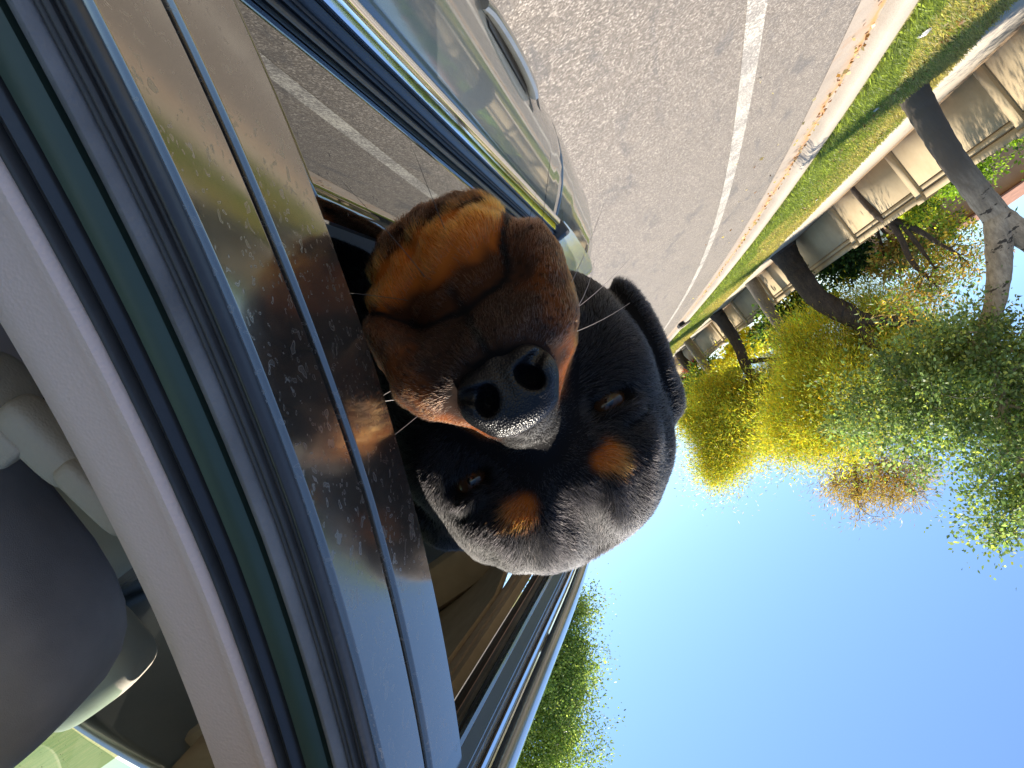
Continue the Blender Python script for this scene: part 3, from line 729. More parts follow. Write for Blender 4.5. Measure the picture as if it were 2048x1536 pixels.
along('belt_flat', [(.0543, -.2875), (.051, -.2868), (.0475, -.288), (.0475, -.299), (.0543, -.299)], M_RUBS)
along('belt_groove', [(.0474, -.292), (.0455, -.292), (.0455, -.301), (.0474, -.301)], M_RUB)
along('chrome_moulding', [(.0454, -.2885), (.0435, -.2868), (.040, -.2876), (.036, -.2905), (.0325, -.2950), (.030, -.3010), (.0298, -.307), (.0454, -.307)], M_CHROME)
box('moulding_end', (.052, 1.372, -.292+H), (.062, .03, .028), M_RUB, car, .006)
ZGl = np.linspace(-.40, -.159, 14); UG = np.linspace(0, 1, 24)**1.5
Pg = L3([[(S(z)+.0022, float(interp(z, G_))+.0008+(1.335-float(interp(z, G_)))*u, z) for u in UG] for z in ZGl])
Pi = Pg.copy(); Pi[..., 0] += .004
glass = grid('window_glass', Pg, M_GLASS, car)
mod = glass.modifiers.new('thick', 'SOLIDIFY'); mod.thickness = .003; mod.offset = 1; glass.data.materials.append(M_RUB); mod.material_offset_rim = 1
BODY = A([(.0295, -.305), (.022, -.312), (.005, -.326), (-.018, -.350), (-.040, -.380), (-.058, -.420), (-.069, -.460), (-.0745, -.505), (-.0765, -.555), (-.075, -.62), (-.071, -.70), (-.064, -.78), (-.060, -.83), (-.050, -.86), (-.040, -.93), (-.02, -1.0), (.03, -1.06)])
def body_side(name, y0, y1, n, arches=(), mirror=False, top=0.0):
    ys = np.linspace(y0, y1, n); rows = []
    for y in ys:
        zb = -1.06
        for ac in arches:
            if abs(y-ac) < .37: zb = max(zb, -.955+math.sqrt(.37**2-(y-ac)**2)-.015)
        pr = BODY.copy(); k = (pr[:, 1]+.304)/(-1.06+.304)
        zz = -.304+k*(zb+.304); xx = np.interp(-zz, -BODY[:, 1], BODY[:, 0])
        rows.append([(x+tx(y)+.010*max(0, 1.0-abs(y-.9))*0, y, z) for x, z in zip(xx, zz)])
    P = L3(rows)
    if mirror: P[..., 0] = 2*XC-P[..., 0]
    o = grid(name, P, M_PAINT, car, flip=mirror)
    mod = o.modifiers.new('thick', 'SOLIDIFY'); mod.thickness = .012; mod.offset = -1
    return o
for mir in (False, True):
    body_side('front_door', -.98, .274, 24, (), mir)
    body_side('rear_door', .280, 1.335, 40, (1.62,), mir)
    q = np.concatenate([[0]]) 
    body_side('quarter_panel', 1.341, 2.33, 60, (1.62,), mir)
# handle of the rear door: bowl and strap
hz_, hy0, hy1 = -.405, .78, 1.04
def xb(z): return float(np.interp(-z, -BODY[:, 1], BODY[:, 0]))
han = MB(); hp = []
for u in np.linspace(0, 1, 14):
    out = .007*math.sin(math.pi*min(1, max(0, u)))**.5
    hp.append((xb(hz_)-out-.001, hy0+(hy1-hy0)*u, hz_+H+.012*u))
handle = None
sec = [[(x+.007*math.cos(a), y, z+.011*math.sin(a)) for a in np.linspace(0, 2*np.pi, 10, endpoint=False)] for x, y, z in hp]
handle = sweep('door_handle', sec, M_PAINT, car)
bs = [[(xb(hz_+dz)-.0015, hy0+.02+(hy1-hy0-.04)*u, hz_+dz+H) for dz in np.linspace(-.006, .018, 7)] for u in np.linspace(0, 1, 10)]
grid('handle_recess', bs, M_RUB, handle)
bs = [[(xb(hz_+dz)-.0022, hy1+.02+.03*u, hz_+dz+H+.01) for dz in np.linspace(-.012, .012, 5)] for u in np.linspace(0, 1, 4)]
grid('keyhole_plate', bs, M_RUB, handle)
# upper door frame and roof
YR = np.linspace(-.9, 1.62, 40)
def rail(name, prof, mat, ys=YR, caps=True):
    """prof: closed (x, z) in the plane of the roof edge; the roof falls away slowly to the back and front"""
    sec = []
    for y in ys:
        dz = -.028*max(0, (y-.9))**2-.05*max(0, -y)**2; dx = .05*max(0, y-.9)**2
        sec.append([(x+dx, y, z+dz) for x, z in prof])
    return sweep(name, L3(sec), mat, car, caps=caps)
def SZ(z, d=0): return (float(S(z))+d, z)
rail('upper_frame', [SZ(.126), SZ(.134, -.003), SZ(.150, -.004), SZ(.157, -.002), SZ(.157, .012), SZ(.126, .012)], M_GLOSS)
rail('frame_seal', [SZ(.1572, -.0005), SZ(.1602, -.0005), SZ(.1602, .012), SZ(.1572, .012)], M_BROWN)
rail('drip_moulding', [SZ(.1605, -.004), SZ(.1655, -.006), SZ(.170, -.004), SZ(.170, .012), SZ(.1605, .012)], M_CHROME)
rail('roof_seal', [SZ(.1702, .001), SZ(.1735, .001), SZ(.1735, .012), SZ(.1702, .012)], M_RUB)
roof = []
for y in np.linspace(-.75, 1.66, 30):
    dz = -.028*max(0, (y-.9))**2-.05*max(0, -y)**2; dx = .05*max(0, y-.9)**2; row = []
    x0 = float(S(.174))+dx-.003
    for u in np.concatenate([[0, .004, .012, .03, .06], np.linspace(.1, 1, 16)]):
        th = u; x = x0+(XC-x0)*th; z = .174+dz+.085*(1-(1-th)**2.6)+.012*(1-math.exp(-th*60))
        row.append((x, y, z))
    row += [(2*XC-x, y_, z) for x, y_, z in row[-2::-1]]
    roof.append(row)
ro = grid('roof', L3(roof), M_PAINT, car)
mod = ro.modifiers.new('thick', 'SOLIDIFY'); mod.thickness = .012; mod.offset = -1
hl = A(roof); hl[..., 2] -= .045+.10*np.clip(hl[..., 1]-1.0, 0, 1); hl[..., 0] = XC+(hl[..., 0]-XC)*.82
grid('headliner', L3(hl), M_HEADL, car)
# inside of the door header, from the frame inwards
def header(name, x0, z0, x1, z1, mat, bulge=.0, th=.01):
    n = 6; t = np.linspace(0, 1, n)
    pr = [(x0+(x1-x0)*q, z0+(z1-z0)*q-bulge*math.sin(math.pi*q)) for q in t]
    pr += [(x1, z1+th), (x0, z0+th)]
    return rail(name, pr, mat)
xo, zo = SZ(.126)
header('glass_run', xo+.001, zo+.004, xo+.008, zo-.001, M_RUBS, .001)
header('glass_run', xo+.010, zo+.012, xo+.018, zo+.013, M_RUB, -.002)
header('frame_inner', xo+.018, zo+.000, xo+.036, zo+.006, M_VEL, .002)
header('frame_bead', xo+.036, zo+.004, xo+.039, zo+.008, M_TRIM, .001)
header('header_jamb', xo+.039, zo+.014, xo+.060, zo+.022, M_GREEN)
header('header_bead', xo+.060, zo+.015, xo+.063, zo+.019, M_BEIGE, .001)
header('header_seal', xo+.063, zo+.012, xo+.072, zo+.016, M_RUB, .003)
header('header_trim', xo+.072, zo+.002, xo+.100, zo+.012, M_HEADL, .004)
header('headliner_edge', xo+.1005, zo+.006, xo+.16, zo+.030, M_HEADL, .008)
# middle pillar top and C pillars, rear deck, rear window
for sgn in (0, 1):
    def mx(x): return x if not sgn else 2*XC-x
    cp = []
    for z in np.linspace(-.30, .15, 12):
        k = (z+.30)/.45; y0 = 1.36+.02*k; y1 = 1.98-.42*k
        cp.append([(mx(float(S(z))+tx(y)+.03*max(0, y-1.4)), y, z) for y in np.linspace(y0, y1, 10)])
    o = grid('rear_pillar', L3(cp), M_PAINT, car, flip=bool(sgn)); o.modifiers.new('thick', 'SOLIDIFY').thickness = .02
rw = [[(.20+1.2*u+.10*k*(1-2*u), 1.98-.40*k, -.285+.46*k) for u in np.linspace(0, 1, 10)] for k in np.linspace(0, 1, 8)]
grid('rear_window', L3(rw), M_GLASSR, car)
box('rear_header', (XC, 1.52, .115+H), (1.15, .10, .09), M_HEADL, car, .03)
dk = [[(.0+tx(y)+(1.6-2*tx(y))*u, y, -.300+.02*math.sin(math.pi*u)-.05*max(0, y-2.1)*3) for u in np.linspace(0.012, .988, 14)] for y in np.linspace(1.37, 2.325, 20)]
grid('trunk_lid', L3(dk), M_PAINT, car)
box('parcel_shelf', (XC, 1.62, -.325+H), (1.25, .62, .03), M_RSEAT, car, .01)
# far side: sill line, pillars, glass
zf = np.linspace(-.30, .15, 8)
fg = [[(2*XC-float(S(z))-.006, y, z) for y in np.linspace(.45, 1.36, 8)] for z in zf]
grid('far_window', L3(fg), M_GLASSL, car)
fg = [[(2*XC-float(S(z))-.006, y, z) for y in np.linspace(-.9, .36, 8)] for z in zf]
grid('far_window', L3(fg), M_GLASSL, car)
fp = [[(2*XC-float(S(z))-.01, y+.2*(z+.28), z) for y in (.34, .46)] for z in zf]
o = grid('far_pillar', L3(fp), M_TRIM, car); o.modifiers.new('thick', 'SOLIDIFY').thickness = .04
box('far_door_panel', (2*XC-.10, .25, -.68+H), (.08, 2.3, .72), M_BROWN, car, .02)
for y0, y1 in ((-.95, .26), (.30, 1.33)):
    box('door_panel', (.135, (y0+y1)/2, -.70+H), (.06, y1-y0, .74), M_BROWN, car, .02)
box('floor_pan', (XC, .55, -1.02+H), (1.6, 3.2, .06), M_DARK, car, .01)
box('front_bulkhead', (XC, -1.0, -.55+H), (1.5, .06, .62), M_DARK, car, .02)
# seats
for cx in (.88, 1.30):
    fs = pad('front_seat', (cx, .62, -.37+H), (.54, .24, .66), M_SEAT, car, .42, .55, -.22)
    pad('seat_base', (cx, .34, -.74+H), (.50, .56, .22), M_SEAT, fs, .4, .5)
    pad('headrest', (cx+.05, .72, .12+H), (.26, .12, .16), M_SEAT, fs, .5, .6, -.12)
    for q in (-.05, .05): box('headrest_post', (cx+.05+q, .71, .02+H), (.012, .012, .12), M_CHROME, fs, .003)
rs = pad('rear_seat', (XC, 1.16, -.50+H), (1.25, .24, .52), M_RSEAT, car, .4, .3, -.28)
pad('seat_base', (XC, .95, -.78+H), (1.25, .5, .22), M_RSEAT, rs, .4, .3)
for cx in (.30, XC, 1.29): pad('headrest', (cx, 1.30, -.165+H), (.27, .14, .18), M_RSEAT, rs, .5, .55, -.2)
# wheels
M_TYRE = m_rubber('tyre_rubber', .02, .8, .2); M_RIM = NT('alloy').P(base=(.55, .56, .57), metal=1, rough=.3)
for wx in (.055, 2*XC-.055):
    for wy in (1.62,):
        def lathe(name, prof, mat, parent, k=40):
            sgn = 1 if wx < XC else -1
            sec = [[(wx+sgn*x, wy+r*math.cos(a), .325+r*math.sin(a)) for x, r in prof] for a in np.linspace(0, 2*np.pi, k, endpoint=False)]
            return link(name, grid_mesh(name, sec, True, False), mat, parent, True)
        wh = lathe('wheel', [(.02, .215), (-.05, .225), (-.075, .25), (-.082, .285), (-.07, .318), (-.03, .325), (.06, .325), (.10, .318), (.11, .28), (.10, .23), (.06, .21)], M_TYRE, car)
        lathe('rim', [(-.055, .03), (-.06, .06), (-.045, .10), (-.03, .17), (-.05, .20), (-.062, .222), (-.05, .226)], M_RIM, wh)

# ------------------------------------------------------------------ the dog
EYE = A([.1018, .4897, -.0019+H])
_l = A([-.9793, .1984, .0921]); _l /= np.linalg.norm(_l)
_u = A([.1066, .0658, .9921]); _u -= _l*(_l @ _u); _u /= np.linalg.norm(_u)
_f = np.cross(_u, _l)
_f2 = _f-.065*_u; _f2 /= np.linalg.norm(_f2); _u2 = np.cross(_l, _f2)
HR = np.stack([_l, _f2, _u2])                   # rows: lateral, forward, up
def to_head(P): return (P-EYE) @ HR.T
def from_head(Q): return np.asarray(Q, float) @ HR+EYE
def smin(a, b, k):
    h = np.clip(.5+.5*(b-a)/k, 0, 1); return b*(1-h)+a*h-k*h*(1-h)
def smax(a, b, k): return -smin(-a, -b, k)
def ell(p, c, r, rot=None):
    q = p-np.asarray(c, np.float32)
    if rot is not None: q = q @ rot
    r = np.asarray(r, np.float32)
    k0 = np.linalg.norm(q/r, axis=1); k1 = np.linalg.norm(q/(r*r), axis=1)+1e-9
    return k0*(k0-1)/k1
def cap(p, a, b, ra, rb):
    a = np.asarray(a, np.float32); b = np.asarray(b, np.float32); d = b-a
    t = np.clip(((p-a) @ d)/(d @ d), 0, 1)
    return np.linalg.norm(p-a-t[:, None]*d, axis=1)-(ra+(rb-ra)*t)
def rotm(ax, deg): return np.array(Matrix.Rotation(rad(deg), 3, ax), np.float32)
NECK = [to_head(A([q])+A([[0, 0, H]]))[0] for q in ((.215, .66, -.09), (.36, .80, -.22), (.62, 1.0, -.42), (.85, 1.05, -.62))]
def dog_sdf(p, parts=False):
    l, f, u = p[:, 0], p[:, 1], p[:, 2]
    pm = p.copy(); pm[:, 0] = np.abs(l)          # mirrored copy for the paired forms
    # skull
    d = ell(p, (0, -.078, .018), (.092, .097, .078))
    d = smin(d, ell(p, (0, -.034, .028), (.062, .05, .044)), .025)
    d = smin(d, ell(pm, (.040, -.014, .030), (.027, .020, .018)), .016)
    d = smin(d, ell(pm, (.056, -.070, -.042), (.044, .078, .062)), .035)
    d = smin(d, ell(pm, (.060, -.025, -.022), (.030, .035, .030)), .02)
    d = smax(d, -cap(p, (0, .03, .040), (0, -.05, .098), .007, .010), .022)      # furrow of the brow
    d = d+.0011*np.sin(l*230+3*u*30)*np.exp(-((u-.055)/.028)**2)*(f > -.09)
    # muzzle: narrow along the bridge, widening down to the lips
    mz = cap(p, (0, -.03, -.036), (0, .064, -.050), .048, .029)
    mz = smin(mz, ell(p, (.002, .048, -.054), (.045, .072, .031)), .016)
    mz = smin(mz, cap(p, (0, .0, -.012), (0, .096, -.026), .020, .017), .014)    # bridge
    mz = smin(mz, ell(p, (.026, .080, -.060), (.027, .026, .021)), .014)         # lip pads
    mz = smin(mz, ell(p, (-.027, .070, -.061), (.027, .036, .022), rotm('Z', 26)), .016)
    fl = ell(p, (-.042, .044, -.078), (.015, .054, .035), rotm('Y', 16))
    fr = ell(p, (.046, .044, -.078), (.018, .052, .040), rotm('Y', -18))
    mz = smin(mz, fl, .014); mz = smin(mz, fr, .014)
    mz = smin(mz, ell(p, (.042, .052, -.098), (.015, .026, .022)), .014)
    mz = smax(mz, -cap(p, (.002, .128, -.046), (.006, .108, -.084), .0036, .0042), .006)   # philtrum
    # creases and folds of the lips
    mz = smax(mz, -cap(p, (.044, .084, -.050), (.056, .040, -.082), .0026, .0034), .007)
    mz = smax(mz, -cap(p, (.050, .064, -.044), (.062, .024, -.070), .0022, .0032), .007)
    mz = smax(mz, -cap(p, (-.044, .080, -.058), (-.058, .02, -.076), .0014, .0030), .007)
    mz = smax(mz, -cap(p, (-.044, .078, -.070), (-.062, .03, -.094), .0014, .0026), .006)
    mz = mz+.0007*np.sin(l*170+u*90+f*60)*np.sin(u*210-f*110)
    d = smin(d, mz, .022)
    # lower jaw, chin and throat folds stay apart from the upper lips
    j = cap(p, (.002, -.03, -.100), (.005, .052, -.100), .046, .031)
    j = smin(j, ell(p, (.006, .066, -.092), (.029, .025, .018)), .014)           # lower lip
    j = smin(j, ell(p, (.016, .058, -.119), (.032, .030, .020)), .014)           # chin
    j = smin(j, ell(p, (-.026, .044, -.114), (.024, .028, .018)), .012)          # left fold
    j = smin(j, ell(p, (.006, .026, -.138), (.046, .045, .022)), .014)           # throat
    j = smax(j, -cap(p, (-.030, .080, -.108), (.012, .094, -.106), .0040, .0022), .008)
    j = smax(j, -cap(p, (-.012, .090, -.112), (-.012, .062, -.146), .0024, .0034), .009)
    j = j+.0010*np.sin(l*240+u*120)*np.sin(u*280+f*90)
    crease = np.abs(d-j)
    if parts: return crease, d, j
    d = smin(d, j, .009)
    # nose bed
    d = smin(d, ell(p, (0, .092, -.033), (.025, .013, .019)), .010)
    d = smax(d, -ell(p, (0, .122, -.032), (.021, .016, .014)), .006)
    # eyes: sockets, lids
    d = smax(d, -ell(pm, (.051, .016, -.001), (.0160, .021, .0094)), .006)
    d = smin(d, ell(pm, (.052, .001, .0100), (.017, .012, .0052), rotm('Y', -8)), .006)
    d = smin(d, ell(pm, (.051, .001, -.0098), (.016, .011, .0046)), .006)
    # ears
    e = ell(pm, (.104, -.082, -.026), (.0150, .042, .050), rotm('Y', -7))
    e = smin(e, ell(pm, (.088, -.096, .020), (.022, .030, .022)), .02)
    d = smin(d, e, .012)
    # neck, chest
    n = cap(p, (0, -.085, -.035), NECK[0], .082, .105)
    n = smin(n, cap(p, NECK[0], NECK[1], .11, .155), .03)
    n = smin(n, cap(p, NECK[1], NECK[2], .16, .18), .04)
    n = smin(n, cap(p, NECK[2], NECK[3], .18, .2), .05)
    d = smin(d, n, .035)
    return d
def surface_nets(fn, lo, hi, h, blk=8):
    lo = np.asarray(lo, float); n = np.ceil((np.asarray(hi)-lo)/h/blk).astype(int)*blk+1
    nb = (n-1)//blk
    G = np.full(n, 1.0, np.float32)
    bi = np.stack(np.meshgrid(*[np.arange(q) for q in nb], indexing='ij'), -1).reshape(-1, 3)
    c = (lo+(bi*blk+blk/2)*h).astype(np.float32)
    dc = fn(c); rad_ = blk*h*.87*1.35+.004
    inside = bi[dc < 0]
    for b in inside: G[b[0]*blk:(b[0]+1)*blk+1, b[1]*blk:(b[1]+1)*blk+1, b[2]*blk:(b[2]+1)*blk+1] = -1
    act = bi[np.abs(dc) < rad_]
    loc = np.stack(np.meshgrid(*[np.arange(blk+1)]*3, indexing='ij'), -1).reshape(-1, 3)
    for k in range(0, len(act), 400):
        a = act[k:k+400]
        idx = (a[:, None]*blk+loc[None]).reshape(-1, 3)
        v = fn((lo+idx*h).astype(np.float32))
        G[idx[:, 0], idx[:, 1], idx[:, 2]] = v
    s = G < 0
    cnt = sum(s[i:n[0]-1+i, j:n[1]-1+j, k:n[2]-1+k].astype(np.int8) for i in (0, 1) for j in (0, 1) for k in (0, 1))
    cells = np.argwhere((cnt > 0) & (cnt < 8))
    vid = np.full(n-1, -1, np.int32); vid[tuple(cells.T)] = np.arange(len(cells))
    acc = np.zeros((len(cells), 3)); num = np.zeros(len(cells))
    cs = [(i, j, k) for i in (0, 1) for j in (0, 1) for k in (0, 1)]
    for a in cs:
        for ax in range(3):
            if a[ax]: continue
            b = list(a); b[ax] = 1
            va = G[tuple((cells+a).T)]; vb = G[tuple((cells+b).T)]
            m_ = (va < 0) != (vb < 0); t = np.where(m_, va/(va-vb+1e-12), 0)
            pt = np.asarray(a, float)[None]+np.zeros((len(cells), 3)); pt[:, ax] += t
            acc += pt*m_[:, None]; num += m_
    V = lo+(cells+acc/num[:, None])*h
    F = []
    for ax in range(3):
        o1, o2 = (ax+1) % 3, (ax+2) % 3
        sl0 = [slice(1, q-1) for q in n]; sl1 = list(sl0); sl0[ax] = slice(0, n[ax]-1); sl1[ax] = slice(1, n[ax])
        e = s[tuple(sl0)] != s[tuple(sl1)]
        p = np.argwhere(e); off = np.ones(3, int); off[ax] = 0; p = p+off
        fl_ = s[tuple(p.T)]
        q = []
        for da, db in ((0, 0), (-1, 0), (-1, -1), (0, -1)):
            r = p.copy(); r[:, o1] += da; r[:, o2] += db
            q.append(vid[tuple(r.T)])
        q = np.stack(q, 1); q[~fl_] = q[~fl_][:, ::-1]
        F.append(q)
    F = np.concatenate(F); F = F[(F >= 0).all(1)]
    return V, F
def sst(x, a, b):
    t = np.clip((x-a)/(b-a), 0, 1); return t*t*(3-2*t)
def fur_colour(q, noise):
    """q head coordinates -> colour of the coat"""
    l, f, u = q[:, 0], q[:, 1], q[:, 2]; al = np.abs(l)
    black = A([.004, .0035, .004]); tan = A([.36, .090, .010]); dusk = A([.030, .016, .011]); brown = A([.085, .028, .009])
    n = noise
    cre, du, dj = dog_sdf(q.astype(np.float32), True)
    spot = 1-sst(np.hypot(al-.032, (u-.030)*.95)+.0020*n, .0060, .0150)
    spot = spot*sst(f, -.06, -.03)
    side = sst(f, .022, .046)*(1-sst(u+.005*n+.25*(al-.03), -.016, -.004))*sst(al+.004*n, .014, .030)
    low = sst(f, .015, .04)*(1-sst(u, -.045, -.035))
    c = black+(tan-black)*np.maximum(side, spot)[:, None]
    c = c+(brown-c)*(low*.8)[:, None]
    pads = sst(f+.006*n, .056, .084)*(1-sst(al+.005*n, .028, .046))*(1-sst(u, -.02, -.012))*sst(u, -.105, -.09)
    c = c+(dusk-c)*(np.clip(pads, 0, 1)*.93)[:, None]
    dots = (np.sin(l*820+u*300)*np.sin(u*760-l*200) > .62)*sst(f, .05, .07)*(1-sst(u, -.045, -.038))*(du < dj)
    c = c+(black-c)*(dots*.85)[:, None]
    mot = sst(np.sin(l*210+f*160+n*.4)*np.sin(u*230+f*120), .15, .6)*sst(f, .03, .05)*(1-sst(u, -.03, -.02))*(du < dj)
    c = c+(dusk-c)*(mot*.55)[:, None]
    lipb = sst(f, .0, .03)*(1-sst(u+.005*n, -.095, -.075))*(du < dj)*.6
    c = c+(dusk*1.6-c)*lipb[:, None]
    jaw = (dj <= du)*sst(f, -.02, .02)
    jc = brown*.6+(tan*1.2-brown*.6)*(1-sst(u+.003*n, -.112, -.102))[:, None]
    jc = jc+(brown*.4-jc)*(1-sst(u+.003*n, -.142, -.134))[:, None]
    c = c+(jc-c)*jaw[:, None]
    lip = (1-sst(cre+.001*n, .0015, .0045))*sst(f, -.02, .01)
    c = c+(black-c)*lip[:, None]
    phil = (1-sst(np.abs(l), .0012, .0030))*sst(f, .08, .095)*(1-sst(u, -.046, -.040))*sst(u, -.10, -.095)
    c = c+(black*.6-c)*phil[:, None]
    top = sst(u+.3*al+.004*n, -.012, -.002)*(1-sst(al, .030, .040))*sst(f, .0, .02)
    c = c+(black*1.5-c)*(top*(1-spot))[:, None]
    nb = 1-sst(np.linalg.norm((q-A([0, .108, -.033]))/A([.0275, .022, .0225]), axis=1), .95, 1.08)
    c = c+(black*.5-c)*nb[:, None]
    return c
lo = A([-.155, -.80, -.62]); hi = A([.15, .135, .135])
# bounds in head coordinates cover head, neck and chest
pts = np.array([NECK[3]+A([.25, .25, .25]), NECK[3]-A([.25, .25, .25]), A([.15, .14, .14]), A([-.15, -.1, -.2])])
lo = pts.min(0); hi = pts.max(0)
Vh, Fq = surface_nets(dog_sdf, lo, hi, .0026)
keep_v = Vh
me = big_mesh('body', from_head(Vh), Fq)
t_ = NT('dog_skin'); M_SKIN = t_.P(base=t_.attr('lc'), rough=.9, spec=.1)
dog = empty('dog', tuple(from_head([[0, -.02, -.15]])[0]-A([0, 0, 0])), 'black and tan dog leaning its head out of the rear car window', 'dog')
noi = np.sin(Vh[:, 0]*310+np.sin(Vh[:, 1]*190)*2)+np.sin(Vh[:, 2]*270+Vh[:, 1]*160)
set_cols(me, fur_colour(Vh, noi*.5)*.6)
body = link('body', me, M_SKIN, dog, True)
# coat: short hairs grown from the skin
def grow_fur(n_hair, seed):
    g = np.random.default_rng(seed)
    tri = np.concatenate([Fq[:, [0, 1, 2]], Fq[:, [0, 2, 3]]])
    a, b, c = Vh[tri[:, 0]], Vh[tri[:, 1]], Vh[tri[:, 2]]
    nr = np.cross(b-a, c-a); ar = np.linalg.norm(nr, axis=1)
    cen = (a+b+c)/3
    dens = np.where(cen[:, 1] > -.17, 1.0, .12)*np.where(np.linalg.norm((cen-A([0, .108, -.033]))/A([.0275, .02, .022]), axis=1) < 1, 0, 1)
    dens *= np.where((np.abs(np.abs(cen[:, 0])-.051) < .013) & (np.abs(cen[:, 2]) < .0065) & (cen[:, 1] > -.02), 0, 1)
    dens *= np.where(cen[:, 1] > .0, 1.5, 1)
    pr = ar*dens; pr /= pr.sum()
    i = g.choice(len(tri), n_hair, p=pr)
    r1, r2 = np.sqrt(g.random(n_hair)), g.random(n_hair)
    p = a[i]*(1-r1)[:, None]+b[i]*(r1*(1-r2))[:, None]+c[i]*(r1*r2)[:, None]
    # smooth normals from the distance field
    eps = .002; nn = np.stack([dog_sdf((p+A(v)*eps).astype(np.float32))-dog_sdf((p-A(v)*eps).astype(np.float32)) for v in np.eye(3)], 1)
    nn /= np.linalg.norm(nn, axis=1)[:, None]+1e-9
    flow = p-A([0, .122, -.027]); flow[:, 2] -= .25*np.clip(p[:, 1]+.02, 0, 1)
    flow[:, 2] -= np.where(p[:, 2] < -.05, .05, 0)
    tn = flow-nn*np.sum(flow*nn, 1)[:, None]; tn /= np.linalg.norm(tn, axis=1)[:, None]+1e-9
    # swirl a little
    sw = .35*np.sin(p[:, 0]*70+p[:, 2]*50)+g.normal(size=n_hair)*.17
    bt = np.cross(nn, tn); tn = tn*np.cos(sw)[:, None]+bt*np.sin(sw)[:, None]
    ln = np.where(p[:, 1] > .02, .0050, .0085)+np.where(p[:, 2] < -.105, .003, 0)
    ln = ln*(.6+.7*g.random(n_hair))
    lift = .20+.16*g.random(n_hair)**2
    lift = np.where(p[:, 1] > .02, lift*.9, lift)
    K = 4; s = np.linspace(0, 1, K)
    P = p[:, None]-nn[:, None]*.0006+ln[:, None, None]*(nn[:, None]*(lift[:, None]*(s-.35*s**2))[..., None]+tn[:, None]*(s*.92)[None, :, None])
    noise = np.sin(p[:, 0]*310+np.sin(p[:, 1]*190)*2)+np.sin(p[:, 2]*270+p[:, 1]*160)+g.normal(size=n_hair)*1.0
    col = fur_colour(p, noise*.5)*np.exp(g.normal(size=(n_hair, 1))*.28)
    # stray pale and dark hairs
    col = np.where((g.random(n_hair) < .03)[:, None], A([.10, .08, .07]), col)
    cv = bpy.data.hair_curves.new('fur'); cv.add_curves([K]*n_hair)
    cv.position_data.foreach_set('vector', from_head(P.reshape(-1, 3)).astype(np.float32).ravel())
    ra = cv.attributes.get('radius') or cv.attributes.new('radius', 'FLOAT', 'POINT')
    rr = (np.array([1, .9, .65, .12])*.00012)[None]*(.7+.5*g.random(n_hair))[:, None]
    ra.data.foreach_set('value', rr.astype(np.float32).ravel())
    ca = cv.attributes.new('fc', 'FLOAT_COLOR', 'CURVE')
    c4 = np.ones((n_hair, 4), np.float32); c4[:, :3] = np.clip(col, .002, 1); ca.data.foreach_set('color', c4.ravel())
    o = bpy.data.objects.new('fur', cv); COL.objects.link(o); o.parent = dog; o.location = -dog.location
    t = NT('dog_coat'); t.n.remove(t.b)
    hb = t.new('BsdfHairPrincipled'); hb.model = 'CHIANG'; hb.parametrization = 'COLOR'
    t.set(hb.inputs['Color'], t.attr('fc')); hb.inputs['Roughness'].default_value = .38; hb.inputs['Radial Roughness'].default_value = .5
    hb.inputs['Random Roughness'].default_value = .2; hb.inputs['Coat'].default_value = .0; hb.inputs['IOR'].default_value = 1.36
    t.l.new(hb.outputs[0], t.out.inputs[0])
    cv.materials.append(t.m)
    return o
grow_fur(400000, 3)
# nose leather
def nose_sdf(p0):
    p = (p0-np.asarray((0, .106, -.033), np.float32))/np.asarray((1.03, .9, .95), np.float32)+np.asarray((0, .1115, -.0275), np.float32)
    pm = p.copy(); pm[:, 0] = np.abs(p[:, 0])
    d = ell(p, (0, .1115, -.0275), (.0262, .0165, .0205))
    d = smin(d, ell(pm, (.0125, .1185, -.029), (.0125, .0125, .0155)), .006)
    d = smin(d, cap(p, (0, .120, -.020), (0, .121, -.043), .006, .0035), .008)
    d = smin(d, ell(p, (0, .112, -.012), (.018, .012, .008)), .008)
    d = smax(d, -cap(p, (0, .1335, -.020), (0, .1275, -.052), .0022, .0022), .003)
    d = smax(d, -ell(pm, (.0118, .132, -.0268), (.0060, .0200, .0088), rotm('Y', 24)), .0035)
    d = smax(d, -cap(pm, (.0100, .134, -.0210), (.0170, .130, -.0200), .0026, .0020), .003)
    d = smax(d, -cap(pm, (.0140, .131, -.0315), (.0262, .118, -.0375), .0050, .0014), .003)
    return d
Vn, Fn = surface_nets(nose_sdf, (-.032, .084, -.062), (.032, .138, -.004), .0009)
t_ = NT('wet_nose_leather'); vv = t_.voro(900)
M_NOSE = t_.P(base=(.004, .004, .005), rough=.33, spec=.25, normal=t_.bump(t_.math('MULTIPLY', vv, -1), .5, .0008))
link('nose', big_mesh('nose', from_head(Vn), Fn), M_NOSE, dog, True)
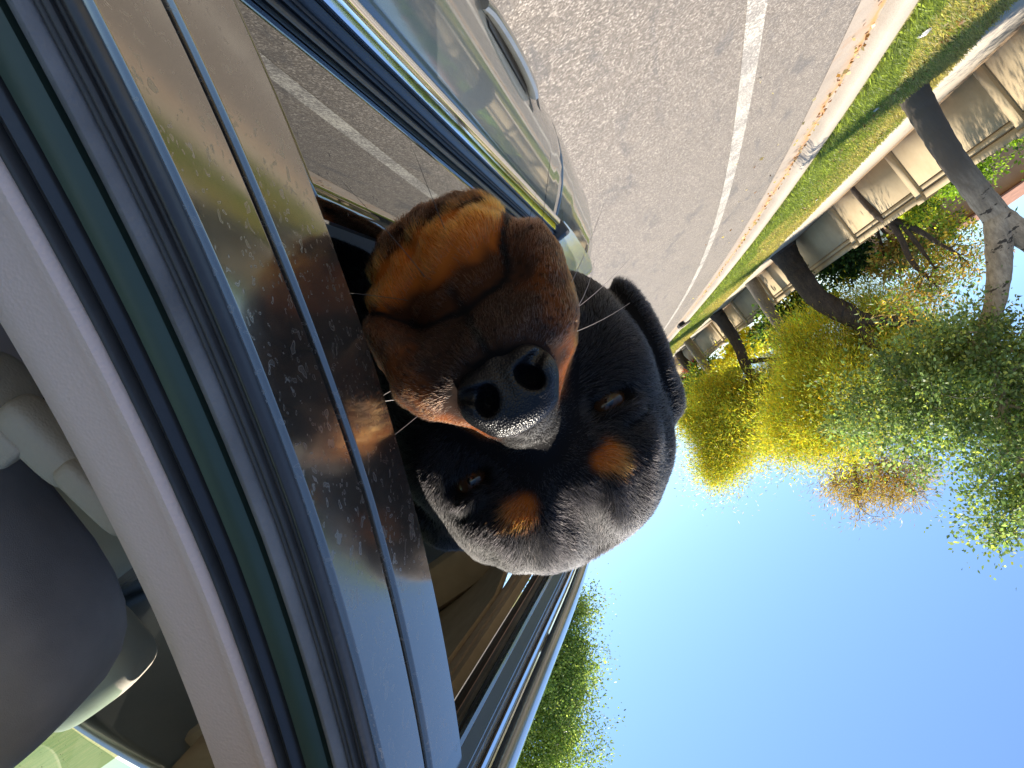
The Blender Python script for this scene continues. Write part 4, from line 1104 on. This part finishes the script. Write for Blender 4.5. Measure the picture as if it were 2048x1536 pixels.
# eyes
t_ = NT('brown_eye')
sepe = t_.new('SeparateXYZ'); t_.set(sepe.inputs[0], t_.new('TexCoord').outputs['Object'])
M_EYE = t_.P(base=(.030, .014, .006), rough=.09, spec=.3)
M_PUP = NT('pupil').P(base=(.003, .003, .003), rough=.06)
for s in (-1, 1):
    c = from_head([[s*.0505, -.0042, .0]])[0]
    bm = bmesh.new(); bmesh.ops.create_uvsphere(bm, u_segments=24, v_segments=16, radius=.0132)
    bmesh.ops.translate(bm, vec=c, verts=bm.verts)
    me = bpy.data.meshes.new('eye'); bm.to_mesh(me); bm.free(); eo = link('eye', me, M_EYE, dog, True)
    c2 = from_head([[s*.0505, .0030, .0]])[0]
    bm = bmesh.new(); bmesh.ops.create_uvsphere(bm, u_segments=16, v_segments=12, radius=.0064)
    bmesh.ops.translate(bm, vec=c2, verts=bm.verts)
    me = bpy.data.meshes.new('pupil'); bm.to_mesh(me); bm.free(); link('pupil', me, M_PUP, eo, True)
# whiskers
t_ = NT('whisker_hair'); M_WHK = t_.P(base=(.35, .3, .27), rough=.35); M_WHD = NT('dark_whisker_hair').P(base=(.03, .02, .015), rough=.4)
wr = np.random.default_rng(9)
for k, (l, f, u, dl, df, du, L_, dark) in enumerate([(.043, .075, -.050, .9, .2, -.1, .045, 0), (.044, .068, -.055, .9, .1, .05, .05, 0), (.047, .06, -.062, .8, .3, -.4, .06, 0), (.052, .05, -.08, .7, .3, -.7, .06, 1), (.050, .055, -.092, .6, .4, -.7, .06, 1),
        (.046, .065, -.10, .5, .6, -.6, .045, 1), (-.052, .06, -.06, -.8, .3, -.2, .05, 0), (-.055, .05, -.07, -.9, .2, -.1, .05, 0), (-.054, .045, -.05, -.9, .3, .2, .04, 0), (-.01, .09, -.115, -.1, .5, -.8, .05, 1), (.012, .085, -.12, .1, .5, -.8, .05, 1), (-.028, .08, -.108, -.5, .6, -.3, .05, 1), (.050, .06, -.045, .95, .1, .2, .04, 0)]):
    d0 = A([dl, df, du]); d0 = d0/np.linalg.norm(d0); bend = wr.normal(size=3)*.25+A([0, 0, -.25])
    s_ = np.linspace(0, 1, 8)[:, None]
    P = A([l, f, u])-d0*.006+d0*L_*s_+bend*L_*s_**2*.6
    mb = MB(); mb.tube(from_head(P), np.linspace(.00028, .00007, 8), 5); mb.build('whisker', M_WHD if dark else M_WHK, dog)
